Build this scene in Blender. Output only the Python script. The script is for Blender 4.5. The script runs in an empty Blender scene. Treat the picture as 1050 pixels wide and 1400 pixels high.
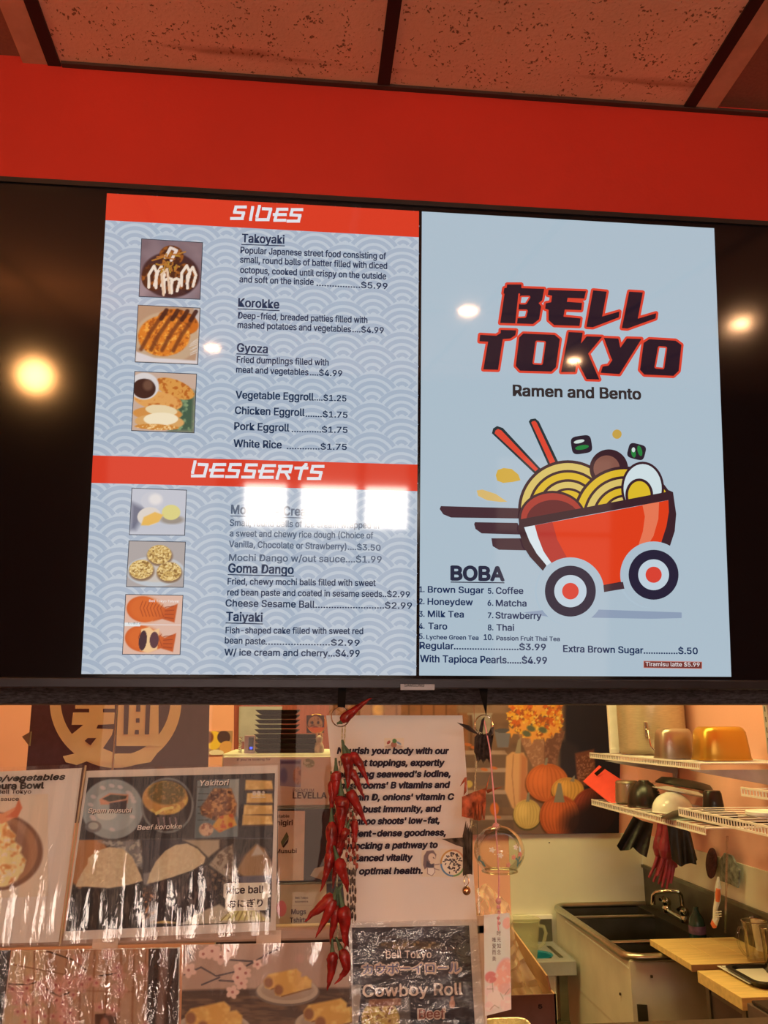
import bpy, bmesh, math, random
import numpy as np
from mathutils import Vector, Matrix
random.seed(7); rng = np.random.default_rng(7)
SC = bpy.context.scene; COL = SC.collection
PI = math.pi

# ------------------------------------------------------------------ camera
F = 1165.0                                   # focal length in pixels of a 1050 x 1400 frame
def cam_axes(yaw, pitch, roll):
    cy, sy, cp, sp = math.cos(yaw), math.sin(yaw), math.cos(pitch), math.sin(pitch)
    fwd = np.array([sy*cp, cy*cp, sp]); right = np.array([cy, -sy, 0.]); up = np.cross(right, fwd)
    rr = math.cos(roll)*right + math.sin(roll)*up
    return rr, np.cross(rr, fwd), fwd
CR, CU, CF = cam_axes(math.radians(5.72), math.radians(14.11), math.radians(-.09))
CAM = np.array([0, 0, 1.6])
cd = bpy.data.cameras.new('camera'); cam = bpy.data.objects.new('camera', cd); COL.objects.link(cam)
cd.sensor_fit = 'VERTICAL'; cd.sensor_height = 24; cd.lens = F/1400*24; cd.clip_start = .02
m3 = Matrix((CR, CU, -CF)).transposed()
cam.matrix_world = Matrix.Translation(Vector(CAM)) @ m3.to_4x4()
SC.camera = cam

# ------------------------------------------------------------------ world, light, exposure
SC.view_settings.view_transform = 'Standard'; SC.view_settings.look = 'None'
SC.view_settings.gamma = 1; SC.view_settings.use_curve_mapping = False; SC.view_settings.exposure = 0
wd = bpy.data.worlds.new('world'); SC.world = wd; wd.use_nodes = True
wd.node_tree.nodes['Background'].inputs[0].default_value = (.75, .85, 1, 1)
wd.node_tree.nodes['Background'].inputs[1].default_value = 1.0
def area(name, loc, target, sx, sy, power, color, spread=PI):
    l = bpy.data.lights.new(name, 'AREA'); l.shape = 'RECTANGLE'; l.size = sx; l.size_y = sy
    l.energy = power; l.color = color; l.spread = spread
    o = bpy.data.objects.new(name, l); COL.objects.link(o); o.location = loc
    o.rotation_euler = (Vector(target)-Vector(loc)).to_track_quat('-Z', 'Y').to_euler(); return o
WARM = (1, .56, .30); KIT = (1, .84, .28)
KITCHEN_W = 23
area('kitchen_lamp', (.62, 2.35, 2.7), (.75, 2.7, 0), 1.1, .5, KITCHEN_W, KIT)
area('kitchen_lamp_left', (-.6, 2.5, 2.7), (-.6, 2.7, 0), .6, .6, 19, (1, .78, .28))
# strengths of the dining room's own sources (built below as lamps and windows)
BULB, DOWN, WIN_HI, WIN_LO = 150, 800, 30, .9

# ------------------------------------------------------------------ helpers
def ray(x, y): return (x-525)/F*CR-(y-700)/F*CU+CF
def onY(x, y, D): d = ray(x, y); return CAM+d*(D/d[1])
def onZ(x, y, z): d = ray(x, y); return CAM+d*((z-1.6)/d[2])
def onX(x, y, X): d = ray(x, y); return CAM+d*(X/d[0])
class Plane:
    """a real plane in the room; pt() measures where a point of the photograph lies on it"""
    def __init__(s, p, n, up): s.p = np.array(p, float); s.n = np.array(n, float); s.up = np.array(up, float)
    def pts(s, X, Y, off=0):
        X = np.asarray(X, float); Y = np.asarray(Y, float)
        d = ((X-525)/F)[..., None]*CR-((Y-700)/F)[..., None]*CU+CF
        t = ((s.p-CAM)@s.n)/(d@s.n)
        return CAM+d*t[..., None]+s.n*off
    def pt(s, x, y, off=0): return s.pts(x, y, off)
TVN = np.array([0, -.99224, -.12434]); TVU = np.array([0, -.12434, .99224])
TVP = np.array([.183, 1.31, 1.658])
TV = Plane(TVP, TVN, TVU)
def YP(D): return Plane((0, D, 0), (0, -1, 0), (0, 0, 1))
def lin(c): return tuple(((v/255/12.92) if v/255 <= .04045 else ((v/255+.055)/1.055)**2.4) for v in c)
WF = lin((206, 160, 136)); WK = lin((196, 166, 106))
def A(c, w=WF): return tuple(min(.9, a/b*.8*q) for a, b, q in zip(lin(c), w, (1, .95, .84)))
def K(c): return A(c, WK)
def nn(nt, t, x=0, y=0): n = nt.nodes.new(t); n.location = (x, y); return n
def pm(name, rgb, rough=.5, metal=0, var=.12, scale=25, bump=0, spec=.5, stretch=(1, 1, 1), bscale=None, **kw):
    m = bpy.data.materials.new(name); m.use_nodes = True; nt = m.node_tree; b = nt.nodes['Principled BSDF']
    b.inputs['Roughness'].default_value = rough; b.inputs['Metallic'].default_value = metal
    b.inputs['Specular IOR Level'].default_value = spec
    for k, v in kw.items(): b.inputs[k.replace('_', ' ')].default_value = v
    tc = nn(nt, 'ShaderNodeTexCoord'); mp = nn(nt, 'ShaderNodeMapping'); mp.inputs['Scale'].default_value = stretch
    nt.links.new(tc.outputs['Object'], mp.inputs[0])
    no = nn(nt, 'ShaderNodeTexNoise'); no.inputs['Scale'].default_value = scale; no.inputs['Detail'].default_value = 4
    nt.links.new(mp.outputs[0], no.inputs['Vector'])
    cr = nn(nt, 'ShaderNodeValToRGB'); e = cr.color_ramp.elements
    e[0].position = .3; e[1].position = .7
    e[0].color = (*[max(0, c*(1-var)) for c in rgb], 1); e[1].color = (*[min(1, c*(1+var)) for c in rgb], 1)
    nt.links.new(no.outputs['Fac'], cr.inputs[0]); nt.links.new(cr.outputs[0], b.inputs['Base Color'])
    if bump:
        n2 = nn(nt, 'ShaderNodeTexNoise'); n2.inputs['Scale'].default_value = bscale or scale*2; n2.inputs['Detail'].default_value = 5
        nt.links.new(mp.outputs[0], n2.inputs['Vector'])
        bp = nn(nt, 'ShaderNodeBump'); bp.inputs['Strength'].default_value = bump; bp.inputs['Distance'].default_value = .01
        nt.links.new(n2.outputs['Fac'], bp.inputs['Height']); nt.links.new(bp.outputs[0], b.inputs['Normal'])
    return m
def em(name, rgb, s=1.0, rough=.045, spec=.5):
    m = bpy.data.materials.new(name); m.use_nodes = True; b = m.node_tree.nodes['Principled BSDF']
    b.inputs['Base Color'].default_value = (.004, .004, .004, 1); b.inputs['Roughness'].default_value = rough
    b.inputs['Specular IOR Level'].default_value = spec
    b.inputs['Emission Color'].default_value = (*rgb, 1); b.inputs['Emission Strength'].default_value = s
    return m
_sc = {}
def S(c, s=1.0):                               # a colour shown by the lit screen
    k = (tuple(c), s)
    if k not in _sc: _sc[k] = em('screen_colour', lin(c), s)
    return _sc[k]
_ink = {}
def ink(c, w=WF):
    k = (tuple(c), w)
    if k not in _ink: _ink[k] = pm('ink', A(c, w), .6, var=.04, spec=.2)
    return _ink[k]
def attr_mat(name, emit):
    m = bpy.data.materials.new(name); m.use_nodes = True; nt = m.node_tree; b = nt.nodes['Principled BSDF']
    a = nn(nt, 'ShaderNodeAttribute'); a.attribute_name = 'Col'
    if emit:
        b.inputs['Base Color'].default_value = (.004, .004, .004, 1); b.inputs['Roughness'].default_value = .045
        nt.links.new(a.outputs['Color'], b.inputs['Emission Color']); b.inputs['Emission Strength'].default_value = 1
    else:
        b.inputs['Roughness'].default_value = .5; b.inputs['Specular IOR Level'].default_value = .3
        nt.links.new(a.outputs['Color'], b.inputs['Base Color'])
    return m
PRINT = attr_mat('printed_paper', False); SCREENPRINT = attr_mat('screen_picture', True)
def thin_glass(name, tint=(1, 1, 1), refl=.06, rough=.02, bump=0, scale=(1, 1, 1), milk=0, nscale=20, bdist=.01, edge=.85):
    m = bpy.data.materials.new(name); m.use_nodes = True; nt = m.node_tree
    for n in list(nt.nodes): nt.nodes.remove(n)
    out = nn(nt, 'ShaderNodeOutputMaterial'); mix = nn(nt, 'ShaderNodeMixShader')
    tr = nn(nt, 'ShaderNodeBsdfTransparent'); tr.inputs[0].default_value = (*tint, 1)
    gl = nn(nt, 'ShaderNodeBsdfGlossy'); gl.inputs['Roughness'].default_value = rough
    lw = nn(nt, 'ShaderNodeLayerWeight'); lw.inputs['Blend'].default_value = .25
    mr = nn(nt, 'ShaderNodeMapRange'); mr.inputs['To Min'].default_value = refl; mr.inputs['To Max'].default_value = edge
    nt.links.new(lw.outputs['Fresnel'], mr.inputs[0]); nt.links.new(mr.outputs[0], mix.inputs[0])
    nt.links.new(tr.outputs[0], mix.inputs[1]); nt.links.new(gl.outputs[0], mix.inputs[2])
    if bump:
        tc = nn(nt, 'ShaderNodeTexCoord'); mp = nn(nt, 'ShaderNodeMapping'); mp.inputs['Scale'].default_value = scale
        no = nn(nt, 'ShaderNodeTexNoise'); no.inputs['Scale'].default_value = nscale; no.inputs['Detail'].default_value = 4
        no.inputs['Distortion'].default_value = .6
        nt.links.new(tc.outputs['Object'], mp.inputs[0]); nt.links.new(mp.outputs[0], no.inputs['Vector'])
        bp = nn(nt, 'ShaderNodeBump'); bp.inputs['Strength'].default_value = bump; bp.inputs['Distance'].default_value = bdist
        nt.links.new(no.outputs['Fac'], bp.inputs['Height']); nt.links.new(bp.outputs[0], gl.inputs['Normal'])
    last = mix
    if milk:
        df = nn(nt, 'ShaderNodeBsdfDiffuse'); df.inputs[0].default_value = (.8, .8, .8, 1)
        mx = nn(nt, 'ShaderNodeMixShader'); mx.inputs[0].default_value = milk
        nt.links.new(mix.outputs[0], mx.inputs[1]); nt.links.new(df.outputs[0], mx.inputs[2]); last = mx
    nt.links.new(last.outputs[0], out.inputs[0]); return m

# --- mesh builder
class MB:
    def __init__(s): s.v = []; s.f = []
    def add(s, vs, fs):
        o = len(s.v); s.v += [tuple(map(float, p)) for p in vs]; s.f += [tuple(i+o for i in f) for f in fs]; return s
    def hexa(s, p):                            # 8 corners: bottom ring 0-3, top ring 4-7
        return s.add(p, [(3, 2, 1, 0), (4, 5, 6, 7), (0, 1, 5, 4), (1, 2, 6, 5), (2, 3, 7, 6), (3, 0, 4, 7)])
    def box(s, a, b):
        x0, y0, z0 = [min(p, q) for p, q in zip(a, b)]; x1, y1, z1 = [max(p, q) for p, q in zip(a, b)]
        return s.hexa([(x0, y0, z0), (x1, y0, z0), (x1, y1, z0), (x0, y1, z0), (x0, y0, z1), (x1, y0, z1), (x1, y1, z1), (x0, y1, z1)])
    def slab(s, quad, n, t):                   # quad of points, extruded by -n*t
        q = [np.array(p, float) for p in quad]; n = np.array(n, float)
        return s.hexa([p-n*t for p in q]+q)
    def tube(s, path, r, seg=8, cap=True):
        P = [np.array(p, float) for p in path]; rs = r if hasattr(r, '__len__') else [r]*len(P)
        vs = []; fs = []; prev = None
        for i, p in enumerate(P):
            t = P[min(i+1, len(P)-1)]-P[max(i-1, 0)]; t = t/(np.linalg.norm(t)+1e-12)
            if prev is None:
                a = np.array([0, 0, 1.]) if abs(t[2]) < .9 else np.array([1., 0, 0])
            else: a = prev
            a = a-t*(a@t); a /= np.linalg.norm(a)+1e-12; prev = a; b = np.cross(t, a)
            for k in range(seg):
                th = 2*PI*k/seg; vs.append(p+rs[i]*(math.cos(th)*a+math.sin(th)*b))
        for i in range(len(P)-1):
            for k in range(seg):
                k2 = (k+1) % seg; fs.append((i*seg+k, i*seg+k2, (i+1)*seg+k2, (i+1)*seg+k))
        if cap: fs += [tuple(reversed(range(seg))), tuple((len(P)-1)*seg+k for k in range(seg))]
        return s.add(vs, fs)
    def lathe(s, prof, c, seg=24, sx=1, sy=1, power=2):   # prof: (r, z); power>2 squares the section
        vs = []; fs = []; n = len(prof)
        for r, z in prof:
            for k in range(seg):
                th = 2*PI*k/seg; cc, ss = math.cos(th), math.sin(th)
                g = (abs(cc)**power+abs(ss)**power)**(-1/power)
                vs.append((c[0]+r*g*cc*sx, c[1]+r*g*ss*sy, c[2]+z))
        for i in range(n-1):
            for k in range(seg):
                k2 = (k+1) % seg; fs.append((i*seg+k, i*seg+k2, (i+1)*seg+k2, (i+1)*seg+k))
        if prof[0][0] > 1e-6: fs.append(tuple(reversed(range(seg))))
        if prof[-1][0] > 1e-6: fs.append(tuple((n-1)*seg+k for k in range(seg)))
        return s.add(vs, fs)
    def build(s, name, mat, parent=None, smooth=False, bevel=0):
        me = bpy.data.meshes.new(name); me.from_pydata(s.v, [], s.f); me.update()
        o = bpy.data.objects.new(name, me); COL.objects.link(o); o.parent = parent
        if mat: me.materials.append(mat)
        if smooth:
            me.polygons.foreach_set('use_smooth', [True]*len(me.polygons)); me.set_sharp_from_angle(angle=math.radians(40))
        if bevel:
            bv = o.modifiers.new('bevel', 'BEVEL'); bv.width = bevel; bv.segments = 2; bv.limit_method = 'ANGLE'
        return o
def tag(o, label=None, cat=None, group=None, kind=None):
    if label: o['label'] = label
    if cat: o['category'] = cat
    if group: o['group'] = group
    if kind: o['kind'] = kind
    return o
def empty(name, loc=(0, 0, 0), label=None, cat=None, group=None):
    o = bpy.data.objects.new(name, None); COL.objects.link(o); o.empty_display_size = .02
    # children are modelled in world coordinates, so keep the base position as a delta-free origin
    o['base'] = tuple(float(v) for v in loc)
    return tag(o, label, cat, group)
def struct(o): o['kind'] = 'structure'; return o

# --- flat shapes on a plane, in photograph coordinates
def flat(name, polys, plane, off, mat, parent=None):
    """polys: list of px polygons, all in one flat mesh"""
    bm = bmesh.new()
    for pl in polys:
        a = np.array(pl, float); P = plane.pts(a[:, 0], a[:, 1], off)
        try:
            f = bm.faces.new([bm.verts.new(p) for p in P]); f.normal_update()
        except ValueError: pass
    bmesh.ops.triangulate(bm, faces=bm.faces[:], ngon_method='EAR_CLIP', quad_method='BEAUTY')
    for f in bm.faces:
        f.normal_update()
        if f.normal.dot(Vector(plane.n)) < 0: f.normal_flip()
    me = bpy.data.meshes.new(name); bm.to_mesh(me); bm.free(); me.materials.append(mat)
    o = bpy.data.objects.new(name, me); COL.objects.link(o); o.parent = parent; return o
def ell(cx, cy, rx, ry=None, n=40, a0=0, a1=360, rot=0):
    ry = ry or rx; c, s = math.cos(math.radians(rot)), math.sin(math.radians(rot)); o = []
    full = a1-a0 >= 360
    for i in range(n if full else n+1):
        t = math.radians(a0+(a1-a0)*i/n); x, y = rx*math.cos(t), ry*math.sin(t); o.append((cx+x*c-y*s, cy+x*s+y*c))
    return o
def clip(poly, a, b):                          # keep the part above (smaller y than) the line a-b, a left of b
    def d(p): return (b[0]-a[0])*(p[1]-a[1])-(b[1]-a[1])*(p[0]-a[0])
    o = []
    for i, p in enumerate(poly):
        q = poly[(i+1) % len(poly)]; dp, dq = d(p), d(q)
        if dp <= 0: o.append(p)
        if (dp <= 0) != (dq <= 0):
            t = dp/(dp-dq); o.append((p[0]+(q[0]-p[0])*t, p[1]+(q[1]-p[1])*t))
    return o
def stroke(pts, w, closed=False, joint=True):
    o = []; n = len(pts)
    for i in range(n if closed else n-1):
        (x0, y0), (x1, y1) = pts[i], pts[(i+1) % n]; L = math.hypot(x1-x0, y1-y0) or 1
        nx, ny = -(y1-y0)/L*w/2, (x1-x0)/L*w/2
        o.append([(x0+nx, y0+ny), (x1+nx, y1+ny), (x1-nx, y1-ny), (x0-nx, y0-ny)])
    if joint:
        for p in pts: o.append(ell(p[0], p[1], w/2, n=10))
    return o
def tf(pts, ox, oy, s): return [(ox+x/s, oy+y/s) for x, y in pts]

# --- text: queued, turned into flat meshes together at the end
TQ = []
try:
    import os
    VF = bpy.data.fonts.load(os.path.join(bpy.utils.system_resource('DATAFILES'), 'fonts', 'Inter.woff2'))
except Exception: VF = None
def T(body, a, b, cap, mat, parent, plane, off, bold=.015, name='text', shear=0, align=None):
    cu = bpy.data.curves.new('t', 'FONT'); cu.body = body; cu.size = 1; cu.resolution_u = 3; cu.shear = shear
    cu.fill_mode = 'FRONT'; inter = bool(VF and max(map(ord, body)) < 0x2000)
    if inter: cu.font = VF
    o = bpy.data.objects.new('t', cu); COL.objects.link(o); TQ.append((o, a, b, cap, mat, parent, plane, off, name, bold, inter))
def flush_text():
    ref = []
    for f in (None, VF):
        cu = bpy.data.curves.new('t', 'FONT'); cu.body = 'H'
        if f: cu.font = f
        o = bpy.data.objects.new('t', cu); COL.objects.link(o); ref.append(o)
    dg = bpy.context.evaluated_depsgraph_get(); dg.update(); caps = []
    for o in ref:
        me = bpy.data.meshes.new_from_object(o.evaluated_get(dg)); caps.append(max(v.co.y for v in me.vertices)); bpy.data.objects.remove(o)
    for o, a, b, cap, mat, parent, plane, off, name, bold, inter in TQ:
        me = bpy.data.meshes.new_from_object(o.evaluated_get(dg)); n = len(me.vertices)
        if n:
            co = np.empty(n*3); me.vertices.foreach_get('co', co); co = co.reshape(-1, 3)
            u = (co[:, 0]-co[:, 0].min())/max(1e-6, np.ptp(co[:, 0]))
            P0 = plane.pt(a[0], a[1], off); P1 = plane.pt(b[0], b[1], off)
            up = plane.up; ac = ((a[0]+b[0])/2, (a[1]+b[1])/2)
            h = np.linalg.norm(plane.pt(ac[0], ac[1])-plane.pt(ac[0], ac[1]-cap))
            cw = caps[1] if inter else caps[0]
            if max(map(ord, o.data.body)) > 0x2000:
                co[:, 1] -= co[:, 1].min(); cw = max(.3, co[:, 1].max())
            P = P0+(P1-P0)*u[:, None]+up*(co[:, 1]/cw*h)[:, None]
            d = (P1-P0)/np.linalg.norm(P1-P0); k = bold*h*1.6; tris = []
            me.calc_loop_triangles()
            tr = np.empty(len(me.loop_triangles)*3, np.int32); me.loop_triangles.foreach_get('vertices', tr); tr = tr.reshape(-1, 3)
            sh = [(0, 0)] if bold <= 0 else [(-1, -.6), (1, -.6), (-1, .6), (1, .6)]
            if bold > .04: sh += [(0, -1.1), (0, 1.1), (-1.2, 0), (1.2, 0), (0, 0)]
            V = np.concatenate([P+d*k*sx+up*k*sy+plane.n*(2.5e-5*j) for j, (sx, sy) in enumerate(sh)]); Fc = np.concatenate([tr+i*n for i in range(len(sh))])
            m2 = bpy.data.meshes.new(name); m2.from_pydata(V.tolist(), [], Fc.tolist()); m2.materials.append(mat); m2.update()
            w = bpy.data.objects.new(name, m2); COL.objects.link(w); w.parent = parent; bpy.data.meshes.remove(me)
        bpy.data.objects.remove(o)
    TQ.clear()

# --- painter: soft shapes computed on the vertices of a flat grid
def vnoise(X, Y, s, seed=0):
    x = X/s+seed*17.3; y = Y/s+seed*9.1; xi = np.floor(x).astype(np.int64); yi = np.floor(y).astype(np.int64); fx = x-xi; fy = y-yi
    fx = fx*fx*(3-2*fx); fy = fy*fy*(3-2*fy)
    def h(i, j):
        v = (i*374761393+j*668265263+seed*1442695) & 0xffffffff; v = ((v ^ (v >> 13))*1274126177) & 0xffffffff
        return ((v ^ (v >> 16)) & 0xffff)/65535.
    return (h(xi, yi)*(1-fx)+h(xi+1, yi)*fx)*(1-fy)+(h(xi, yi+1)*(1-fx)+h(xi+1, yi+1)*fx)*fy
class Paint:
    def __init__(s, quad, nx, ny, base, uv=False):
        (x0, y0), (x1, y1), (x2, y2), (x3, y3) = quad
        U, V = np.meshgrid(np.linspace(0, 1, nx+1), np.linspace(0, 1, ny+1))
        s.PX = (x0*(1-U)+x1*U)*(1-V)+(x3*(1-U)+x2*U)*V; s.PY = (y0*(1-U)+y1*U)*(1-V)+(y3*(1-U)+y2*U)*V
        s.X, s.Y = (U*100, V*100) if uv else (s.PX, s.PY)
        s.C = np.ones(s.X.shape+(3,))*np.array(base, float); s.nx, s.ny = nx, ny
    def put(s, m, c, a=1.): s.C += (np.array(c, float)-s.C)*(np.clip(m, 0, 1)*a)[..., None]; return m
    def ell(s, cx, cy, rx, ry, c, rot=0, soft=.08, a=1., arc=None):
        t = math.radians(rot); dx, dy = s.X-cx, s.Y-cy; u = dx*math.cos(t)+dy*math.sin(t); v = -dx*math.sin(t)+dy*math.cos(t)
        r = np.sqrt((u/rx)**2+(v/ry)**2); return s.put((1-r)/soft+.5, c, a)
    def ring(s, cx, cy, rx, ry, w, c, a=1.):
        r = np.sqrt(((s.X-cx)/rx)**2+((s.Y-cy)/ry)**2); return s.put((w-np.abs(r-1))/w*1.5, c, a)
    def poly(s, pts, c, soft=1., a=1.):
        ins = np.zeros(s.X.shape, bool); dm = np.full(s.X.shape, 1e9); n = len(pts)
        for i in range(n):
            (x0, y0), (x1, y1) = pts[i], pts[(i+1) % n]
            if y0 != y1:
                cnd = ((y0 > s.Y) != (y1 > s.Y)) & (s.X < (x1-x0)*(s.Y-y0)/(y1-y0)+x0); ins ^= cnd
            dx, dy = x1-x0, y1-y0; t = np.clip(((s.X-x0)*dx+(s.Y-y0)*dy)/(dx*dx+dy*dy+1e-9), 0, 1)
            dm = np.minimum(dm, np.hypot(s.X-x0-t*dx, s.Y-y0-t*dy))
        return s.put(np.where(ins, dm, -dm)/soft+.5, c, a)
    def line(s, pts, w, c, a=1., soft=.7):
        dm = np.full(s.X.shape, 1e9)
        for i in range(len(pts)-1):
            (x0, y0), (x1, y1) = pts[i], pts[i+1]; dx, dy = x1-x0, y1-y0
            t = np.clip(((s.X-x0)*dx+(s.Y-y0)*dy)/(dx*dx+dy*dy+1e-9), 0, 1); dm = np.minimum(dm, np.hypot(s.X-x0-t*dx, s.Y-y0-t*dy))
        return s.put((w/2-dm)/soft+.5, c, a)
    def tex(s, m, c, scale, lo=.5, hi=.7, a=1., seed=1, sx=1., sy=1.):
        n = vnoise(s.X/sx, s.Y/sy, scale, seed)*.65+vnoise(s.X/sx, s.Y/sy, scale/2.3, seed+5)*.35
        s.put(np.clip(m, 0, 1)*np.clip((n-lo)/(hi-lo), 0, 1), c, a)
    def build(s, name, plane, off, w, parent=None):
        P = plane.pts(s.PX, s.PY, off).reshape(-1, 3); n = len(P)
        idx = np.arange(n).reshape(s.ny+1, s.nx+1)
        q = np.stack([idx[1:, :-1], idx[1:, 1:], idx[:-1, 1:], idx[:-1, :-1]], -1).reshape(-1, 4)
        me = bpy.data.meshes.new(name); me.vertices.add(n); me.vertices.foreach_set('co', P.ravel())
        me.loops.add(q.size); me.loops.foreach_set('vertex_index', q.ravel().astype(np.int32))
        me.polygons.add(len(q)); me.polygons.foreach_set('loop_start', (np.arange(len(q))*4).astype(np.int32))
        me.update(calc_edges=True); me.validate()
        c = np.clip(s.C, 0, 255)/255; L = np.where(c <= .04045, c/12.92, ((c+.055)/1.055)**2.4)
        if w is not None: L = np.minimum(.9, L/np.array(w)*.8*np.array([1, .95, .84]))
        at = me.color_attributes.new('Col', 'FLOAT_COLOR', 'POINT')
        at.data.foreach_set('color', np.concatenate([L.reshape(-1, 3), np.ones((n, 1))], 1).ravel())
        me.materials.append(PRINT if w is not None else SCREENPRINT)
        o = bpy.data.objects.new(name, me); COL.objects.link(o); o.parent = parent; return o

# ------------------------------------------------------------------ materials
M = dict(
    red=pm('red_wall_paint', A((186, 36, 22), lin((206, 170, 150))), .55, var=.05, scale=4, bump=.05, bscale=160),
    orange=pm('orange_wall_paint', K((204, 134, 84)), .6, var=.04, scale=3, bump=.04, bscale=120),
    white=pm('white_panel', K((192, 166, 106)), .35, var=.05, scale=5),
    plastic=pm('black_tv_plastic', (.016, .014, .016), .28, var=.1, scale=30),
    bezel=pm('dark_metal_bezel', (.035, .034, .042), .35, metal=.6, var=.1, scale=30),
    screen=pm('screen_glass', (.006, .005, .007), .09, var=.1, scale=3),
    steel=pm('stainless_steel', (.46, .46, .37), .28, metal=1, var=.12, scale=18, bump=.03, stretch=(1, 8, 8)),
    dsteel=pm('dull_stainless', (.20, .20, .15), .38, metal=.9, var=.2, scale=12, bump=.03),
    cream=pm('cream_enamel', K((176, 152, 96)), .45, var=.08, scale=9),
    wire=pm('white_coated_wire', K((206, 190, 140)), .4, var=.06),
    black=pm('black_plastic', (.012, .011, .011), .3, var=.2),
    rubber=pm('black_rubber', (.012, .012, .011), .45, var=.3, bump=.3, bscale=60),
    chili=pm('dried_chili_skin', A((122, 18, 14)), .22, var=.5, scale=60, bump=.25, bscale=90),
    stem=pm('chili_stem', A((60, 66, 40)), .6, var=.3, scale=120),
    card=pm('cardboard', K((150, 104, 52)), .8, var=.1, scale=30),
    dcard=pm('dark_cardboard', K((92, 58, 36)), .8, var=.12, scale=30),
    board=pm('bamboo_board', K((190, 142, 62)), .5, var=.12, scale=14, stretch=(1, 6, 6)),
    paper=pm('white_paper', (.8, .8, .8), .6, var=.01, scale=6),
    kpaper=pm('paper_in_kitchen', (.78, .78, .76), .6, var=.02),
    chrome=pm('chrome', (.62, .63, .55), .08, metal=1, var=.05),
    gold=pm('gold_pan', (.62, .36, .06), .32, metal=.75, var=.08, scale=6),
    silver=pm('satin_pan', (.42, .36, .30), .34, metal=.85, var=.06, scale=6),
    pot=pm('brushed_aluminium', (.62, .58, .44), .34, metal=.55, var=.12, scale=40, stretch=(1, 1, 14)),
)
# ================================================================== SETTING
YW = 1.386; ZC = 2.793; YK = 3.5; XR = 1.385; XL = -1.75
DX0, DX1, DY0 = -2.55, 3.3, -3.0            # dining room in front of the counter
def st(name, a, b, m, bevel=0): return struct(MB().box(a, b).build(name, m, bevel=bevel))
tile_floor = pm('floor_tile_brown', (.16, .11, .08), .4, scale=4)
st('floor', (DX0, DY0, -.05), (DX1, YK, 0), tile_floor)
st('wall_front', (DX0, YW, 1.69), (DX1, YW+.12, ZC+.14), M['red'])
st('wall_counter', (DX0, YW+.01, 0), (DX1, YW+.11, 1.05), pm('counter_front_paint', (.16, .06, .04), .5))
st('wall_left', (DX0-.1, DY0, 0), (DX0, YW, ZC+.14), pm('tan_wall', (.42, .24, .14), .6))
st('wall_side', (DX1, DY0, 0), (DX1+.1, YW, ZC+.14), pm('brick_toned_wall', (.35, .16, .09), .6))
MURAL_Z = 1.185
st('wall_back', (XL-.1, YK, 0), (XR+.1, YK+.1, ZC), M['orange'])
st('wall_right', (XR, YW+.13, 0), (XR+.1, YK, ZC), M['orange'])
st('wall_kitchen_left', (XL-.1, YW+.13, 0), (XL, YK, ZC), M['orange'])
st('ceiling_kitchen', (XL-.1, YW+.12, ZC), (XR+.1, YK+.1, ZC+.05), pm('kitchen_ceiling', (.5, .42, .3), .7))
# storefront wall behind the photographer, with daylight windows
back = MB(); wx = [(-1.25, -.55), (-.37, -.10), (0, .36), (.42, .70), (1.3, 2.1)]; z0, z1 = .06, 2.3
xs = [DX0]+[v for p in wx for v in p]+[DX1]
for i in range(0, len(xs), 2): back.box((xs[i], DY0-.1, 0), (xs[i+1], DY0, ZC+.14))
for a, b in wx: back.box((a, DY0-.1, 0), (b, DY0, z0)); back.box((a, DY0-.1, z1), (b, DY0, ZC+.14))
struct(back.build('wall_rear', pm('dark_storefront_wall', (.10, .06, .045), .6)))
sky_pane = em('daylit_window_pane', (1, .86, .74), WIN_HI, .3); glint_band = em('sleeve_glint_pane', (1, .80, .66), 20, .3)  # second one: low glowing band added to glint in the plastic sleeves
sky_low = em('daylit_street_pane', (1, .66, .48), WIN_LO, .3)
for i, (a, b) in enumerate(wx):
    w = struct(MB().box((a, DY0-.06, .64), (b, DY0-.05, 1.78)).build('window_%d' % (i+2), sky_low))
    MB().box((a, DY0-.06, z0), (b, DY0-.05, .36)).build('window_pane', sky_low, w)
    MB().box((a, DY0-.06, .36), (b, DY0-.05, .60)).build('window_pane', glint_band if i in (0, 1, 3) else sky_low, w)
    MB().box((a, DY0-.06, 1.80), (b, DY0-.05, 2.08)).build('window_pane', sky_pane if 0 < i < 4 else sky_low, w)
    MB().box((a, DY0-.06, 2.08), (b, DY0-.05, z1)).build('window_pane', sky_low, w)
    MB().box((a, DY0-.05, 1.775), (b, DY0+.01, 1.805)).build('glazing_bar', M['plastic'], w)
    MB().box((a, DY0-.05, .59), (b, DY0+.01, .65)).build('glazing_bar', M['plastic'], w)
BULBM = em('warm_lamp_globe', (1, .46, .15), BULB); DOWNM = em('warm_downlight', (1, .52, .25), DOWN)
for i, (x, y, z) in enumerate([(-1.09, -1.0, 2.44), (-2.0, -.1, 2.3), (2.75, -.1, 2.35)]):
    t = empty('pendant_lamp', (x, y, z), 'warm glass globe pendant lamp behind the viewer, %s' % ['near the middle left', 'by the left wall', 'by the right wall'][i], 'lamp', 'pendant lamps in the dining room')
    MB().lathe([(.001, -.062)]+[(.062*math.sin(PI*k/10), -.062*math.cos(PI*k/10)) for k in range(1, 10)]+[(.001, .062)], (x, y, z), 20).build('globe', BULBM, t, True)
    MB().tube([(x, y, z+.06), (x, y, ZC)], .004).build('cord', M['plastic'], t); MB().lathe([(.02, .045), (.02, .075), (.005, .09)], (x, y, z), 16).build('cap', M['plastic'], t)
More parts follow.
